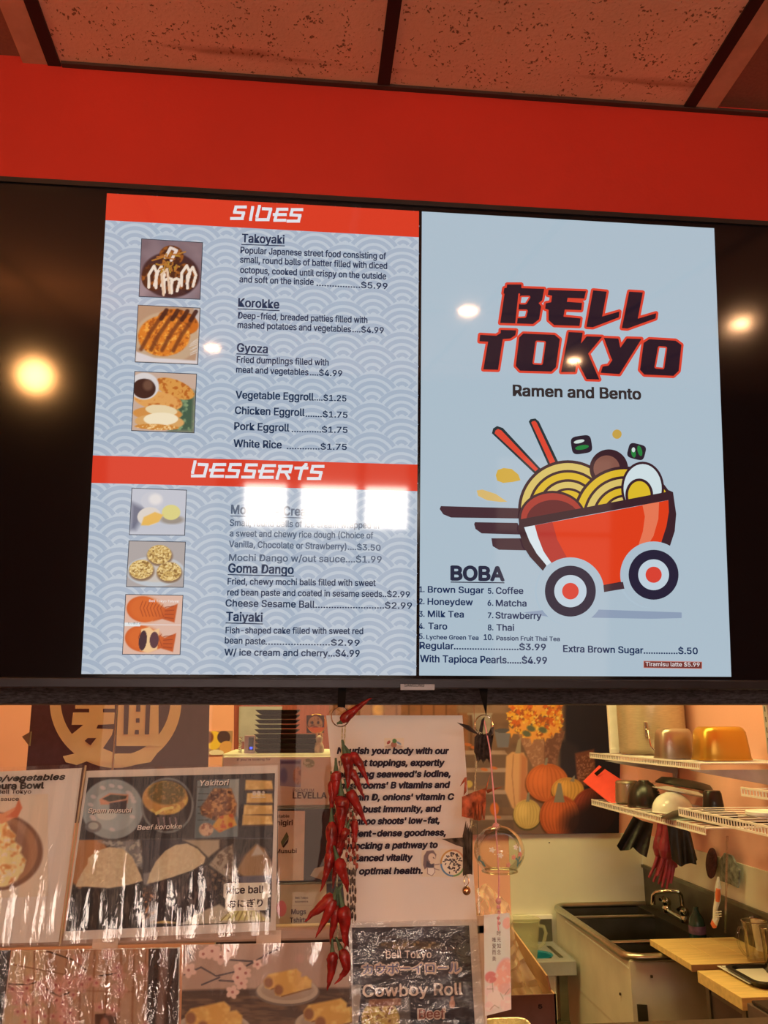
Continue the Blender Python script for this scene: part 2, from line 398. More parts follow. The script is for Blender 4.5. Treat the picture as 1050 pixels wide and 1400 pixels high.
for i, (x, y) in enumerate([(.69, -1.0), (1.91, -1.0), (1.5, -2.05), (-.5, -2.1)]):  # the last one is added to make up for the dimmer pendants
    t = empty('downlight', (x, y, ZC), 'round warm downlight in the ceiling behind the viewer, %s' % ['nearer of the middle pair', 'far right', 'right rear', 'left rear, added for more light'][i], 'lamp', 'round downlights in the dining ceiling')
    MB().lathe([(.001, -.006), (.035, -.006), (.035, -.001)], (x, y, ZC), 20).build('lens', DOWNM, t)
    MB().lathe([(.036, -.003), (.036, -.01), (.05, -.006), (.05, -.001)], (x, y, ZC), 24).build('trim_ring', M['plastic'], t)

# --- suspended ceiling: black grid, fissured tiles, two dark light panels
def tile_mat():
    m = pm('fissured_ceiling_tile', (.88, .51, .34), .85, var=.05, scale=5)
    nt = m.node_tree; b = nt.nodes['Principled BSDF']; tc = nn(nt, 'ShaderNodeTexCoord')
    base = b.inputs['Base Color'].links[0].from_socket
    vo = nn(nt, 'ShaderNodeTexVoronoi'); vo.inputs['Scale'].default_value = 120; vo.inputs['Randomness'].default_value = 1
    di = nn(nt, 'ShaderNodeTexNoise'); di.inputs['Scale'].default_value = 90; di.inputs['Detail'].default_value = 3
    mx = nn(nt, 'ShaderNodeMix'); mx.data_type = 'VECTOR'; mx.inputs['Factor'].default_value = .018
    nt.links.new(tc.outputs['Object'], mx.inputs[4]); nt.links.new(di.outputs['Color'], mx.inputs[5])
    nt.links.new(mx.outputs[1], vo.inputs['Vector'])
    sp = nn(nt, 'ShaderNodeTexNoise'); sp.inputs['Scale'].default_value = 28; sp.inputs['Detail'].default_value = 2
    nt.links.new(tc.outputs['Object'], sp.inputs['Vector'])
    th = nn(nt, 'ShaderNodeMapRange'); th.inputs['From Min'].default_value = .42; th.inputs['From Max'].default_value = .62
    th.inputs['To Min'].default_value = .10; th.inputs['To Max'].default_value = .33
    nt.links.new(sp.outputs['Fac'], th.inputs[0])
    sb = nn(nt, 'ShaderNodeMath'); sb.operation = 'SUBTRACT'
    nt.links.new(vo.outputs['Distance'], sb.inputs[1]); nt.links.new(th.outputs[0], sb.inputs[0])
    pit = nn(nt, 'ShaderNodeMapRange'); pit.inputs['From Min'].default_value = 0; pit.inputs['From Max'].default_value = .10
    nt.links.new(sb.outputs[0], pit.inputs[0])
    m2 = nn(nt, 'ShaderNodeMix'); m2.data_type = 'RGBA'; m2.inputs[7].default_value = (.30, .14, .09, 1)
    nt.links.new(pit.outputs[0], m2.inputs[0]); nt.links.new(base, m2.inputs[6])
    # reddish patches in a band along the wall
    st_ = nn(nt, 'ShaderNodeTexNoise'); st_.inputs['Scale'].default_value = 4; mp = nn(nt, 'ShaderNodeMapping'); mp.inputs['Scale'].default_value = (1, 6, 1)
    nt.links.new(tc.outputs['Object'], mp.inputs[0]); nt.links.new(mp.outputs[0], st_.inputs['Vector'])
    sx = nn(nt, 'ShaderNodeSeparateXYZ'); nt.links.new(tc.outputs['Object'], sx.inputs[0])
    ab = nn(nt, 'ShaderNodeMath'); ab.operation = 'SUBTRACT'; ab.inputs[1].default_value = 1.325; nt.links.new(sx.outputs['Y'], ab.inputs[0])
    a2 = nn(nt, 'ShaderNodeMath'); a2.operation = 'ABSOLUTE'; nt.links.new(ab.outputs[0], a2.inputs[0])
    mr = nn(nt, 'ShaderNodeMapRange'); mr.inputs['From Min'].default_value = .022; mr.inputs['From Max'].default_value = .0; nt.links.new(a2.outputs[0], mr.inputs[0])
    n3 = nn(nt, 'ShaderNodeMapRange'); n3.inputs['From Min'].default_value = .5; n3.inputs['From Max'].default_value = .62; nt.links.new(st_.outputs['Fac'], n3.inputs[0])
    mu = nn(nt, 'ShaderNodeMath'); mu.operation = 'MULTIPLY'; nt.links.new(mr.outputs[0], mu.inputs[0]); nt.links.new(n3.outputs[0], mu.inputs[1])
    m4 = nn(nt, 'ShaderNodeMath'); m4.operation = 'MULTIPLY'; m4.inputs[1].default_value = .6; nt.links.new(mu.outputs[0], m4.inputs[0])
    m3_ = nn(nt, 'ShaderNodeMix'); m3_.data_type = 'RGBA'; m3_.inputs[7].default_value = (.36, .07, .04, 1)
    nt.links.new(m4.outputs[0], m3_.inputs[0]); nt.links.new(m2.outputs[2], m3_.inputs[6]); nt.links.new(m3_.outputs[2], b.inputs['Base Color'])
    bp = nn(nt, 'ShaderNodeBump'); bp.inputs['Strength'].default_value = 1; bp.inputs['Distance'].default_value = .004; bp.invert = True
    n5 = nn(nt, 'ShaderNodeTexNoise'); n5.inputs['Scale'].default_value = 140; n5.inputs['Detail'].default_value = 3
    nt.links.new(tc.outputs['Object'], n5.inputs['Vector'])
    ad = nn(nt, 'ShaderNodeMath'); ad.operation = 'MULTIPLY_ADD'; ad.inputs[1].default_value = .35
    nt.links.new(n5.outputs['Fac'], ad.inputs[0]); nt.links.new(pit.outputs[0], ad.inputs[2])
    nt.links.new(ad.outputs[0], bp.inputs['Height']); nt.links.new(bp.outputs[0], b.inputs['Normal'])
    return m
TILE = tile_mat(); GRID = pm('black_ceiling_grid', (.012, .008, .008), .5)
ceil = struct(MB().box((DX0, DY0, ZC+.11), (DX1, YW+.12, ZC+.14)).build('ceiling', pm('dark_plenum', (.03, .02, .02), .9)))
gx = [.138-.6125*k for k in range(5, 0, -1)]+[.138+.61*k for k in range(0, 6)]
gx = [g for g in gx if DX0 < g < DX1]; edges = [DX0]+gx+[DX1]
gy = [DY0, -2.27, -1.05, .17, YW]
BARW = .0118
for g in gx: MB().box((g-BARW, DY0, ZC-.004), (g+BARW, YW, ZC+.03)).build('grid_bar', GRID, ceil)
for y in gy[1:-1]: MB().box((DX0, y-BARW, ZC-.0035), (DX1, y+BARW, ZC+.029)).build('grid_bar', GRID, ceil)
LP_F = pm('light_panel_frame', (.60, .33, .22), .5); LP_D = pm('unlit_light_diffuser', (.26, .125, .085), .5, var=.1, scale=180, bump=.1)
for i in range(len(edges)-1):
    for j in range(len(gy)-1):
        a, b, c, d = edges[i]+BARW, edges[i+1]-BARW, gy[j]+(BARW if j else 0), gy[j+1]-(BARW if j < 3 else 0)
        if j == 3 and i in (edges.index(.138)-2, edges.index(.138)+1):
            t = empty('ceiling_light', ((a+b)/2, (c+d)/2, ZC),
                      'unlit recessed ceiling light panel in the %s corner above the screen' % ('left' if a < 0 else 'right'), 'light panel', 'recessed ceiling lights')
            m = MB(); w = .045
            for p, q in (((a, c, ZC-.002), (a+w, d, ZC+.012)), ((b-w, c, ZC-.002), (b, d, ZC+.012)), ((a+w, c, ZC-.002), (b-w, c+w, ZC+.012))): m.box(p, q)
            m.build('frame', LP_F, t)
            MB().box((a+w, c+w, ZC+.012), (b-w, d, ZC+.02)).build('diffuser', LP_D, t)
        else:
            MB().box((a, c, ZC), (b, d, ZC+.015)).build('ceiling_tile', TILE, ceil)
struct(MB().box((-.46, YW-.011, ZC-.006), (DX1, YW, ZC)).build('trim_1', pm('dark_wall_angle', (.06, .03, .025), .6)))
BEAM = pm('dark_grained_beam', (.075, .07, .078), .5, var=.75, scale=30, bump=.6, stretch=(4, 16, 16), bscale=60)
zb0, zb1 = onY(0, 963.5, 1.376)[2], onY(1050, 962, 1.376)[2]
struct(MB().hexa([(DX0, 1.376, zb0), (XR, 1.376, zb1), (XR, 1.47, zb1), (DX0, 1.47, zb0),
                  (DX0, 1.376, 1.70), (XR, 1.376, 1.70), (XR, 1.47, 1.70), (DX0, 1.47, 1.70)]).build('trim_2', BEAM))
sill = onY(900, 1396, 1.402)[2]
struct(MB().box((DX0, 1.37, sill-.04), (DX1, 1.402, sill)).build('trim_3', pm('dark_counter_sill', (.03, .018, .014), .4)))

# ================================================================== TELEVISION
tv = empty('television', TVP, 'large wall-mounted television showing a sides and desserts menu beside a noodle cart logo', 'television')
def tvbox(name, x0, x1, h0, h1, d0, d1, mat, parent=tv, bevel=0):   # d: distance in front of the screen plane
    q = [TVP+np.array([x-TVP[0], 0, 0])+TVU*h+TVN*d for d in (d0, d1) for x, h in ((x0, h0), (x1, h0), (x1, h1), (x0, h1))]
    return MB().hexa([q[0], q[1], q[5], q[4], q[3], q[2], q[6], q[7]]).build(name, mat, parent, bevel=bevel)
TX0, TX1, TH1 = -.515, .881, .778
tvbox('housing', TX0, TX1, 0, TH1, -.05, -.003, M['plastic'])
tvbox('screen', TX0+.006, TX1-.006, .011, TH1-.008, -.003, 0, M['screen'])
tvbox('bezel', TX0, TX1, -.002, .012, -.003, .006, M['bezel'], bevel=.0015)
tvbox('bezel', TX0, TX1, TH1-.008, TH1, -.003, .004, M['plastic'])
tvbox('bezel', TX0, TX0+.006, .012, TH1-.008, -.003, .004, M['plastic'])
tvbox('bezel', TX1-.006, TX1, .012, TH1-.008, -.003, .004, M['plastic'])
lg = tvbox('logo_plate', .155, .207, -.004, .0045, .006, .009, pm('silver_plate', (.30, .28, .29), .35, metal=.5))
T('SAMSUNG', (553, 938.7), (580, 939), 4, M['black'], lg, Plane(TVP+TVN*.0092, TVN, TVU), 0, .02, 'lettering')
# menu pages
PX0, PXM, PX1, PH0, PH1 = -.3155, .1798, .682, .017, .7615
def tvrect(name, x0, x1, h0, h1, off, mat, parent):
    q = [TVP+np.array([x-TVP[0], 0, 0])+TVU*h+TVN*off for x, h in ((x0, h0), (x1, h0), (x1, h1), (x0, h1))]
    return MB().add(q, [(0, 1, 2, 3)]).build(name, mat, parent)
L = .0002
left = tvrect('menu_page', PX0, PXM, PH0, PH1, L, S((186, 196, 207)), tv); left['label'] = 'left menu page with sides and desserts on pale wave pattern'
right = tvrect('logo_page', .1845, PX1, PH0, PH1, L, S((171, 189, 202)), tv); right['label'] = 'right page with noodle cart logo and drinks list'
# wave pattern: overlapping fans of rings
wv = []; wf = []; R = .047
rows = int((PH1-PH0)/(R/2))+4; cols = int((PXM-PX0)/(2*R))+3
cents = [(PX0-R+2*R*i+(R if j % 2 else 0), PH0-R+j*R/2, j) for j in range(rows) for i in range(cols)]
for cx, ch, j in cents:
    low = [(a-cx, b-ch) for a, b, k in cents if k < j and abs(a-cx) < 2.1*R and abs(b-ch) < 2.1*R]
    for r0, r1 in ((.84, .98), (.60, .74), (.37, .50), (.13, .26)):
        n = 36; ok = []
        for k in range(n):
            t = PI*(k+.5)/n; keep = True
            for r in (r0, r1):
                x, y = r*R*math.cos(t), r*R*math.sin(t)
                if any((x-a)**2+(y-b)**2 < R*R for a, b in low): keep = False; break
                if not (PX0 < cx+x < PXM and PH0 < ch+y < PH1): keep = False; break
            if keep: ok.append(k)
        for k in ok:
            o = len(wv)
            for t, r in ((k, r0), (k, r1), (k+1, r1), (k+1, r0)):
                a = PI*t/n; wv.append(tuple(TVP+np.array([cx+r*R*math.cos(a)-TVP[0], 0, 0])+TVU*(ch+r*R*math.sin(a))+TVN*(2*L)))
            wf.append((o, o+3, o+2, o+1))
mb = MB(); mb.v = wv; mb.f = wf
pat = mb.build('wave_pattern', S((164, 177, 194)), left); pat['kind'] = 'stuff'
def hof(y, x=350): return float((TV.pt(x, y)-TVP)@TVU)
tvrect('title_band', PX0, PXM, hof(312.5, 350), PH1, 3*L, S((214, 58, 34)), left)
tvrect('title_band', PX0, PXM, hof(666, 350), hof(629, 350), 3*L, S((214, 60, 38)), left)
# block lettering of the two titles
GL = dict(S=[[(1, 1), (.2, 1), (.12, .55), (.9, .5), (.82, .02), (-.08, .02)]], I=[[(.55, 1), (.4, 0)]],
          D=[[(.06, 1.15), (-.06, .3)], [(.42, .95), (1.05, .92), (.9, .02), (-.05, .02)]],
          E=[[(1.05, .97), (.22, .97), (.05, .03), (.95, .03)], [(-.05, .52), (.95, .52)]],
          R=[[(.15, .95), (1, .95), (.92, .5), (.35, .5)], [(.2, .8), (.05, 0)], [(.6, .5), (.88, 0)]],
          T=[[(-.05, .84), (.95, .84)], [(.85, 1.12), (.5, .8), (.36, 0)]])
def title(word, boxes, y0, y1, x0, x1, cap):
    for ch, (a, b) in zip(word, boxes):
        ps = []
        for seg in GL[ch]:
            pts = [(a+(b-a)*u+v*1.5, (y0+(y1-y0)*((a+b)/2-x0)/(x1-x0))-v*cap) for u, v in seg]
            ps += stroke(pts, 4.0, joint=False)+[[(p[0]-2, p[1]-2), (p[0]+2, p[1]-2), (p[0]+2, p[1]+2), (p[0]-2, p[1]+2)] for p in pts]
        flat('letter', ps, TV, 5*L, S((222, 224, 230)), left)
title('SIDES', [(318, 334), (339, 348), (352, 368), (375, 390), (395, 411)], 299, 303.5, 317, 414, 16)
title('DESSERTS', [(264, 281), (288, 305), (311, 327), (333, 349), (355, 373), (378, 397), (404, 419), (423, 440)], 651, 655, 264, 442, 17)
NAVY = S((30, 50, 78)); NAVY_GLARE = S((84, 98, 118))  # the paler navy has the window glare put into the text colour
def tx(s, x0, y0, x1, y1, cap, m=NAVY, par=left, bold=.02, under=0, name='menu_text'):
    T(s, (x0, y0), (x1, y1), cap, m, par, TV, 5*L, bold, name)
    if under: flat('underline', [[(x0-1, y0+under), (x1+1, y1+under), (x1+1, y1+under+1.3), (x0-1, y0+under+1.3)]], TV, 5*L, m, par)
for a in [
 ('Takoyaki', 331, 331.5, 388.5, 333.5, 11.4, 1), ('Popular Japanese street food consisting of', 329, 346.5, 527.5, 354.8, 8.6, 0),
 ('small, round balls of batter filled with diced', 328.5, 359.3, 529, 368, 8.6, 0), ('octopus, cooked until crispy on the outside', 328.5, 373.3, 527.6, 382.2, 8.6, 0),
 ('and soft on the inside', 327.6, 386.2, 428.6, 390, 8.6, 0), ('.................$5.99', 433, 391, 529.5, 395.6, 8, 0),
 ('Korokke', 326, 419.5, 381.4, 422, 11.4, 1), ('Deep-fried, breaded patties filled with', 325.7, 435.7, 502, 442, 8.6, 0),
 ('mashed potatoes and vegetables', 325, 448.6, 479.5, 454.5, 8.6, 0), ('....$4.99', 482, 454.3, 524.3, 455.9, 8, 0),
 ('Gyoza', 324.3, 481, 365.7, 483, 11.4, 1), ('Fried dumplings filled with', 323.8, 496, 449, 500, 8.6, 0),
 ('meat and vegetables', 323, 509.5, 421.4, 513.3, 8.6, 0), ('....$4.99', 424, 513.3, 467.6, 514.8, 8, 0),
 ('Vegetable Eggroll', 322.4, 544.8, 428.6, 547.8, 10, 0), ('....$1.25', 430, 547.6, 473.3, 548.9, 8, 0),
 ('Chicken Eggroll', 321.4, 566, 416.2, 569, 10, 0), ('.......$1.75', 418, 569.8, 474.8, 571.4, 8, 0),
 ('Pork Eggroll', 320.5, 587.6, 395.2, 590, 10, 0), ('............$1.75', 399, 590.7, 474.8, 592, 8, 0),
 ('White Rice', 319.5, 611, 384.8, 613.2, 10, 0), ('.............$1.75', 392.4, 614, 473.8, 615.2, 8, 0),
 ('Mochi Ice Cream', 316.2, 702.4, 430, 705.7, 12, 2), ('Small, round balls of ice cream wrapped in', 314.3, 719, 518, 722.6, 8.6, 3),
 ('a sweet and chewy rice dough (Choice of', 314.3, 733.3, 510, 736.4, 8.6, 3), ('Vanilla, Chocolate or Strawberry)', 313.3, 748, 473.3, 751.6, 8.6, 3),
 ('....$3.50', 475.7, 751.6, 520, 753, 8, 3), ('Mochi Dango w/out sauce....$1.99', 313.3, 766.7, 521.4, 769.4, 9, 3),
 ('Goma Dango', 312.4, 782.6, 401, 784.8, 12, 1), ('Fried, chewy mochi balls filled with sweet', 311.4, 799, 513.3, 801.2, 8.6, 0),
 ('red bean paste and coated in sesame seeds', 311, 814, 522, 816.2, 8.6, 0), ('..$2.99', 523.3, 816, 560, 816.7, 8, 0),
 ('Cheese Sesame Ball', 308.6, 829, 430, 831, 9.4, 0), ('..........................$2.99', 431.4, 831, 562.9, 832.2, 8.4, 0),
 ('Taiyaki', 309.5, 848.6, 358.6, 850, 12, 1), ('Fish-shaped cake filled with sweet red', 308.6, 865.7, 496.2, 867, 8.6, 0),
 ('bean paste', 307.6, 879.5, 362.4, 881, 8.6, 0), ('.......................$2.99', 363, 881.2, 491.4, 882.8, 8, 0),
 ('W/ ice cream and cherry...$4.99', 307, 896, 491.4, 897.8, 9, 0)]:
    s, x0, y0, x1, y1, cap, k = a
    tx(s, x0, y0, x1, y1, cap, NAVY_GLARE if k >= 2 else NAVY, bold=.022 if cap < 10 else .026, under=2.4 if k in (1, 2) else 0)
DK = S((40, 44, 66)); DB = S((24, 46, 84)); BRK = S((52, 44, 44))
def tr_(s, x0, y0, x1, y1, cap, m=DB, b=.026): tx(s, x0, y0, x1, y1, cap, m, right, b)
tx('BOBA', 617, 792.6, 688.4, 793.6, 18.2, DK, right, .042, under=2.6)
for s, x0, y0, x1, y1, c in [('1.', 573.4, 809.4, 580, 809.5, 7.5), ('Brown Sugar', 585, 810, 661.4, 811.2, 8.6), ('5.', 667, 811.6, 674, 811.7, 7.5), ('Coffee', 678, 811.8, 715, 812, 8.6),
 ('2.', 573, 826, 580, 826, 7.5), ('Honeydew', 584.7, 826.6, 646, 827.5, 8.6), ('6.', 666.6, 828, 674, 828, 7.5), ('Matcha', 678, 828.7, 719.4, 829.1, 8.6),
 ('3.', 573, 843, 580, 843, 7.5), ('Milk Tea', 585, 843.4, 633.7, 844.2, 8.6), ('7.', 667, 845, 674, 845, 7.5), ('Strawberry', 677.5, 845.4, 739.8, 846.3, 8.6),
 ('4.', 573, 859.6, 580, 859.6, 7.5), ('Taro', 585.6, 860, 611, 860.6, 8.6), ('8.', 667, 861.6, 674, 861.6, 7.5), ('Thai', 678.8, 862, 702.5, 862.3, 8.6),
 ('5.', 573, 873.3, 580, 873.3, 7), ('Lychee Green Tea', 583, 873.8, 653.9, 874.8, 5.8), ('10.', 661.4, 874.8, 674, 874.9, 7.5), ('Passion Fruit Thai Tea', 678.6, 875.2, 764.9, 876.4, 5.8),
 ('Regular', 573.8, 886.8, 620, 887.6, 9), ('.........................$3.99', 620.6, 887.6, 745.8, 889, 8.6),
 ('With Tapioca Pearls......$4.99', 574.4, 905, 747.3, 907.6, 9.4), ('Extra Brown Sugar', 770, 891.2, 879, 893.4, 9), ('..............$.50', 880, 893.5, 953.4, 894.2, 8.6)]:
    tr_(s, x0, y0, x1, y1, c)
tx('Ramen and Bento', 701.6, 541.2, 875.6, 546.2, 14.6, BRK, right, .034)
flat('price_tag', [[(879.5, 903.4), (959.5, 904.6), (959.5, 914.4), (879.5, 913.2)]], TV, 4*L, S((200, 120, 105)), right)
flat('price_tag', [[(880.3, 904.2), (958.7, 905.4), (958.7, 913.6), (880.3, 912.4)]], TV, 5*L, S((112, 52, 46)), right)
T('Tiramisu latte $5.99', (882.4, 910.6), (956, 911.4), 5.6, S((222, 214, 214)), right, TV, 6*L, .012, 'menu_text')
# lettering of the name: red outline under black letters
OX, OY, OS = 640, 370, 3.387
LET = dict(B=[(180, 65), (246, 65), (246, 82), (352, 85), (342, 138), (326, 151), (338, 166), (328, 226), (300, 248), (148, 243), (168, 108), (163, 106), (167, 82), (178, 80)],
 E=[(372, 90), (545, 96), (537, 130), (460, 127), (457, 145), (527, 150), (523, 184), (447, 181), (441, 214), (520, 222), (515, 257), (398, 253), (372, 230), (372, 182), (356, 177), (359, 152), (384, 147), (388, 117), (368, 113)],
 L1=[(578, 92), (641, 98), (620, 213), (700, 190), (697, 217), (577, 263), (547, 261)], L2=[(745, 98), (808, 102), (785, 223), (870, 198), (867, 222), (737, 269), (711, 267)],
 Tt=[(150, 275), (222, 277), (218, 300), (195, 315), (160, 318), (138, 460), (70, 458), (92, 330), (52, 328), (55, 298), (130, 302), (150, 290)],
 O1=[(255, 292), (400, 298), (424, 318), (406, 448), (385, 468), (240, 464), (220, 442), (236, 310)],
 Kk=[(465, 285), (530, 288), (522, 338), (548, 305), (620, 307), (555, 385), (607, 505), (548, 503), (503, 415), (495, 470), (430, 470)],
 Yy=[(628, 312), (695, 315), (704, 358), (735, 315), (802, 317), (700, 480), (613, 474), (622, 445), (650, 440), (667, 415), (660, 400)],
 O2=[(838, 318), (960, 325), (987, 345), (974, 465), (950, 488), (815, 482), (795, 460), (812, 335)])
HOLES = [[(247, 124), (280, 124), (264, 150), (243, 150)], [(236, 188), (268, 188), (262, 212), (232, 214)], [(318, 332), (352, 334), (338, 430), (305, 428)], [(885, 358), (913, 360), (900, 450), (869, 447)]]
REDO, BLK, BG = S((216, 66, 46)), S((34, 22, 36)), S((171, 189, 202))
for p in LET.values(): flat('letter_outline', [tf(p, OX, OY, OS)]+stroke(tf(p, OX, OY, OS), 6.2, True), TV, 3*L, REDO, right)
for p in LET.values(): flat('letter', [tf(p, OX, OY, OS)], TV, 4*L, BLK, right)
for h in HOLES:
    flat('letter_outline', [tf(h, OX, OY, OS)]+stroke(tf(h, OX, OY, OS), 4.4, True), TV, 5*L, REDO, right)
    flat('letter_counter', [tf(h, OX, OY, OS)], TV, 6*L, BG, right)
flat('letter_outline', stroke(tf([(236, 110), (222, 243)], OX, OY, OS), 2.4), TV, 5*L, REDO, right)
# the noodle bowl on wheels
lay = [3]
def cart(c, *ps, name='drawing'):
    lay[0] += 1
    for p in ps: flat(name, [tf(p, 590, 560, 3.0)], TV, lay[0]*.00012+.0003, S(c), right)
DKB = (58, 34, 42)
cart((140, 156, 180), [(375, 832), (470, 821), (620, 818), (1025, 832), (1025, 855), (900, 858), (480, 850)])
cart((70, 46, 54), [(38, 396), (362, 405), (362, 447), (80, 443), (48, 430), (33, 408)], [(178, 462), (352, 465), (372, 513), (205, 508), (180, 490), (174, 470)], [(245, 528), (382, 528), (402, 578), (275, 575), (250, 560)])
cart((40, 52, 56), [(247, 98), (252, 78), (268, 68), (292, 76), (446, 242), (425, 266)], [(398, 50), (405, 40), (425, 37), (440, 50), (520, 218), (478, 228)])
cart((218, 72, 52), [(258, 98), (262, 86), (272, 80), (286, 86), (436, 244), (425, 254)], [(408, 54), (414, 48), (424, 47), (431, 55), (508, 218), (486, 224)])
rimA, rimB = (352, 470), (985, 352)
def rings(cx, cy, tab):
    for r, c in tab: cart(c, clip(ell(cx, cy, r, n=64), rimA, rimB))
YL, YD = (214, 190, 104), (218, 182, 44)
rings(558, 412, [(204, DKB), (192, YL), (164, DKB), (153, YD), (126, DKB), (115, YL), (90, DKB), (80, YD), (56, DKB)])
cart(DKB, ell(725, 243, 79)); cart((132, 86, 74), ell(716, 243, 54))
rings(790, 446, [(212, DKB), (200, YD), (172, DKB), (161, YL), (134, DKB), (123, YD), (96, DKB), (86, YL), (60, DKB)])
cart(DKB, clip(ell(862, 325, 88, 110), rimA, rimB)); cart((205, 220, 225), clip(ell(862, 325, 78, 100), rimA, rimB))
cart(DKB, clip(ell(848, 352, 57, 68), rimA, rimB)); cart((218, 184, 44), clip(ell(848, 352, 46, 57), rimA, rimB))
cart(DKB, clip(ell(492, 448, 138, 114), rimA, rimB)); cart((168, 58, 48), clip(ell(492, 448, 128, 104), rimA, rimB)); cart((100, 36, 40), clip(ell(496, 456, 110, 84), rimA, rimB))
cart((214, 226, 232), [(378, 483), (420, 476), (435, 530), (460, 590), (487, 628), (468, 642), (425, 592), (393, 535)])
cart((220, 62, 28), [(420, 476), (700, 424), (967, 373), (970, 430), (957, 500), (930, 560), (785, 722), (700, 725), (560, 650), (487, 628), (455, 580), (432, 520)])
cart((180, 54, 46), [(420, 476), (492, 462), (512, 535), (550, 605), (560, 650), (487, 628), (455, 580), (432, 520)])
cart((228, 118, 84), [(860, 392), (928, 380), (925, 450), (905, 520), (880, 560), (830, 600), (862, 500), (870, 440)])
cart(DKB, [(700, 720), (780, 705), (786, 735), (703, 749)], [(357, 452), (620, 404), (955, 340), (958, 328), (985, 340), (998, 430), (992, 500), (972, 562), (936, 548), (958, 480), (968, 420), (966, 373), (620, 437), (376, 484), (398, 540), (428, 592), (468, 640), (453, 662), (400, 605), (372, 560), (352, 490)])
cart((171, 189, 202), ell(565, 745, 138, n=60), ell(905, 678, 136, n=60))
cart((70, 46, 54), [(700, 722), (780, 707), (786, 735), (703, 749)])
cart((38, 34, 56), ell(565, 745, 104, n=60), ell(905, 678, 102, n=60))
cart((190, 206, 218), ell(565, 745, 66, n=48), ell(905, 678, 63, n=48)); cart((214, 66, 52), ell(565, 745, 34), ell(905, 678, 33))
cart((206, 168, 66), [(260, 272), (268, 250), (292, 242), (325, 246), (352, 268), (361, 292), (330, 299), (290, 303), (266, 294)])
cart((214, 182, 112), [(182, 334), (205, 330), (260, 348), (307, 380), (280, 381), (225, 374), (188, 356)])
cart((196, 160, 74), ell(755, 104, 19))
def rr(cx, cy, r, rot): return [(cx+x*math.cos(rot)-y*math.sin(rot), cy+x*math.sin(rot)+y*math.cos(rot)) for x, y in [(r*math.copysign(abs(math.cos(t))**.5, math.cos(t)), r*.88*math.copysign(abs(math.sin(t))**.5, math.sin(t))) for t in [2*PI*k/32 for k in range(32)]]]
cart((44, 34, 46), rr(610, 147, 42, -.15), rr(835, 175, 36, .25))
cart((40, 128, 62), ell(612, 158, 28, 9, rot=-10), ell(822, 180, 9, 20, rot=-10), ell(848, 172, 9, 22, rot=-15))
cart((205, 220, 215), ell(600, 134, 22, 7, rot=-12), ell(822, 168, 7, 10))
# food pictures
def pic(quad, paint, base, name='food_picture'):
    (x0, y0), (x1, y1), (x2, y2), (x3, y3) = quad
    flat('picture_frame', [[(x0-1, y0-1), (x1+1, y1-1), (x2+1, y2+1), (x3-1, y3+1)]], TV, 3*L, S((52, 60, 72)), left)
    p = Paint(quad, 84, 84, base, uv=True); paint(p); p.build(name, TV, 4*L, None, left)
def f1(p):
    p.tex(1, (150, 130, 135), 40, .3, .8); p.ell(50, 60, 48, 40, (62, 38, 40)); 
    for cx, cy, rx, ry in ((22, 66, 20, 24), (48, 66, 16, 27), (76, 62, 20, 24), (50, 26, 20, 18)):
        m = p.ell(cx, cy, rx, ry, (70, 36, 24)); p.tex(m, (150, 84, 34), 7, .45, .7)
    for x, y, r in ((18, 62, 16), (30, 62, 16), (44, 70, 4), (56, 70, 4), (72, 56, 14), (82, 60, 16)):
        p.line([(x-3, y+22), (x-4, y), (x+4, y-r), (x+10, y-2), (x+6, y+18)], 4.6, (232, 214, 196))
    p.line([(40, 96), (35, 60), (44, 50), (50, 92)], 4, (222, 190, 160)); p.line([(40, 30), (48, 12), (58, 16), (50, 34)], 5, (226, 208, 196))
    for k in range(26):
        x, y = 30+rng.random()*35, 22+rng.random()*34; p.line([(x, y), (x+rng.normal()*9, y+rng.normal()*9)], 2.6, (176, 104+30*rng.random(), 48))
    p.poly([(60, 0), (100, 0), (100, 35)], (150, 126, 128), 20, .5)
def f2(p):
    p.poly([(0, 90), (20, 100), (96, 100), (100, 60), (90, 0), (60, 0), (100, 0), (100, 100), (0, 100)], (196, 190, 190), 2, .8)
    p.ell(48, 55, 52, 46, (190, 160, 130)); m = p.ell(66, 26, 34, 22, (196, 104, 30), 15); p.tex(m, (120, 60, 20), 8, .5, .7)
    m = p.ell(44, 52, 42, 36, (214, 122, 38), -8); p.tex(m, (236, 160, 66), 4, .5, .7); p.tex(m, (168, 84, 26), 5, .55, .75, 1, 3)
    for x in (16, 32, 50, 68): p.line([(x+22, 18), (x+4, 50), (x-8, 78)], 6.5, (104, 50, 26), .8, 3)
    for x in (44, 62, 78, 92): p.line([(x+2, 6), (x-6, 22)], 7, (56, 26, 22), .9, 2)
    p.poly([(0, 82), (30, 92), (100, 94), (100, 100), (0, 100)], (214, 204, 204), 3)
    for k in range(9): p.line([(84+rng.random()*8, 60+k*3), (100, 54+k*3)], 1.4, (206, 190, 176))
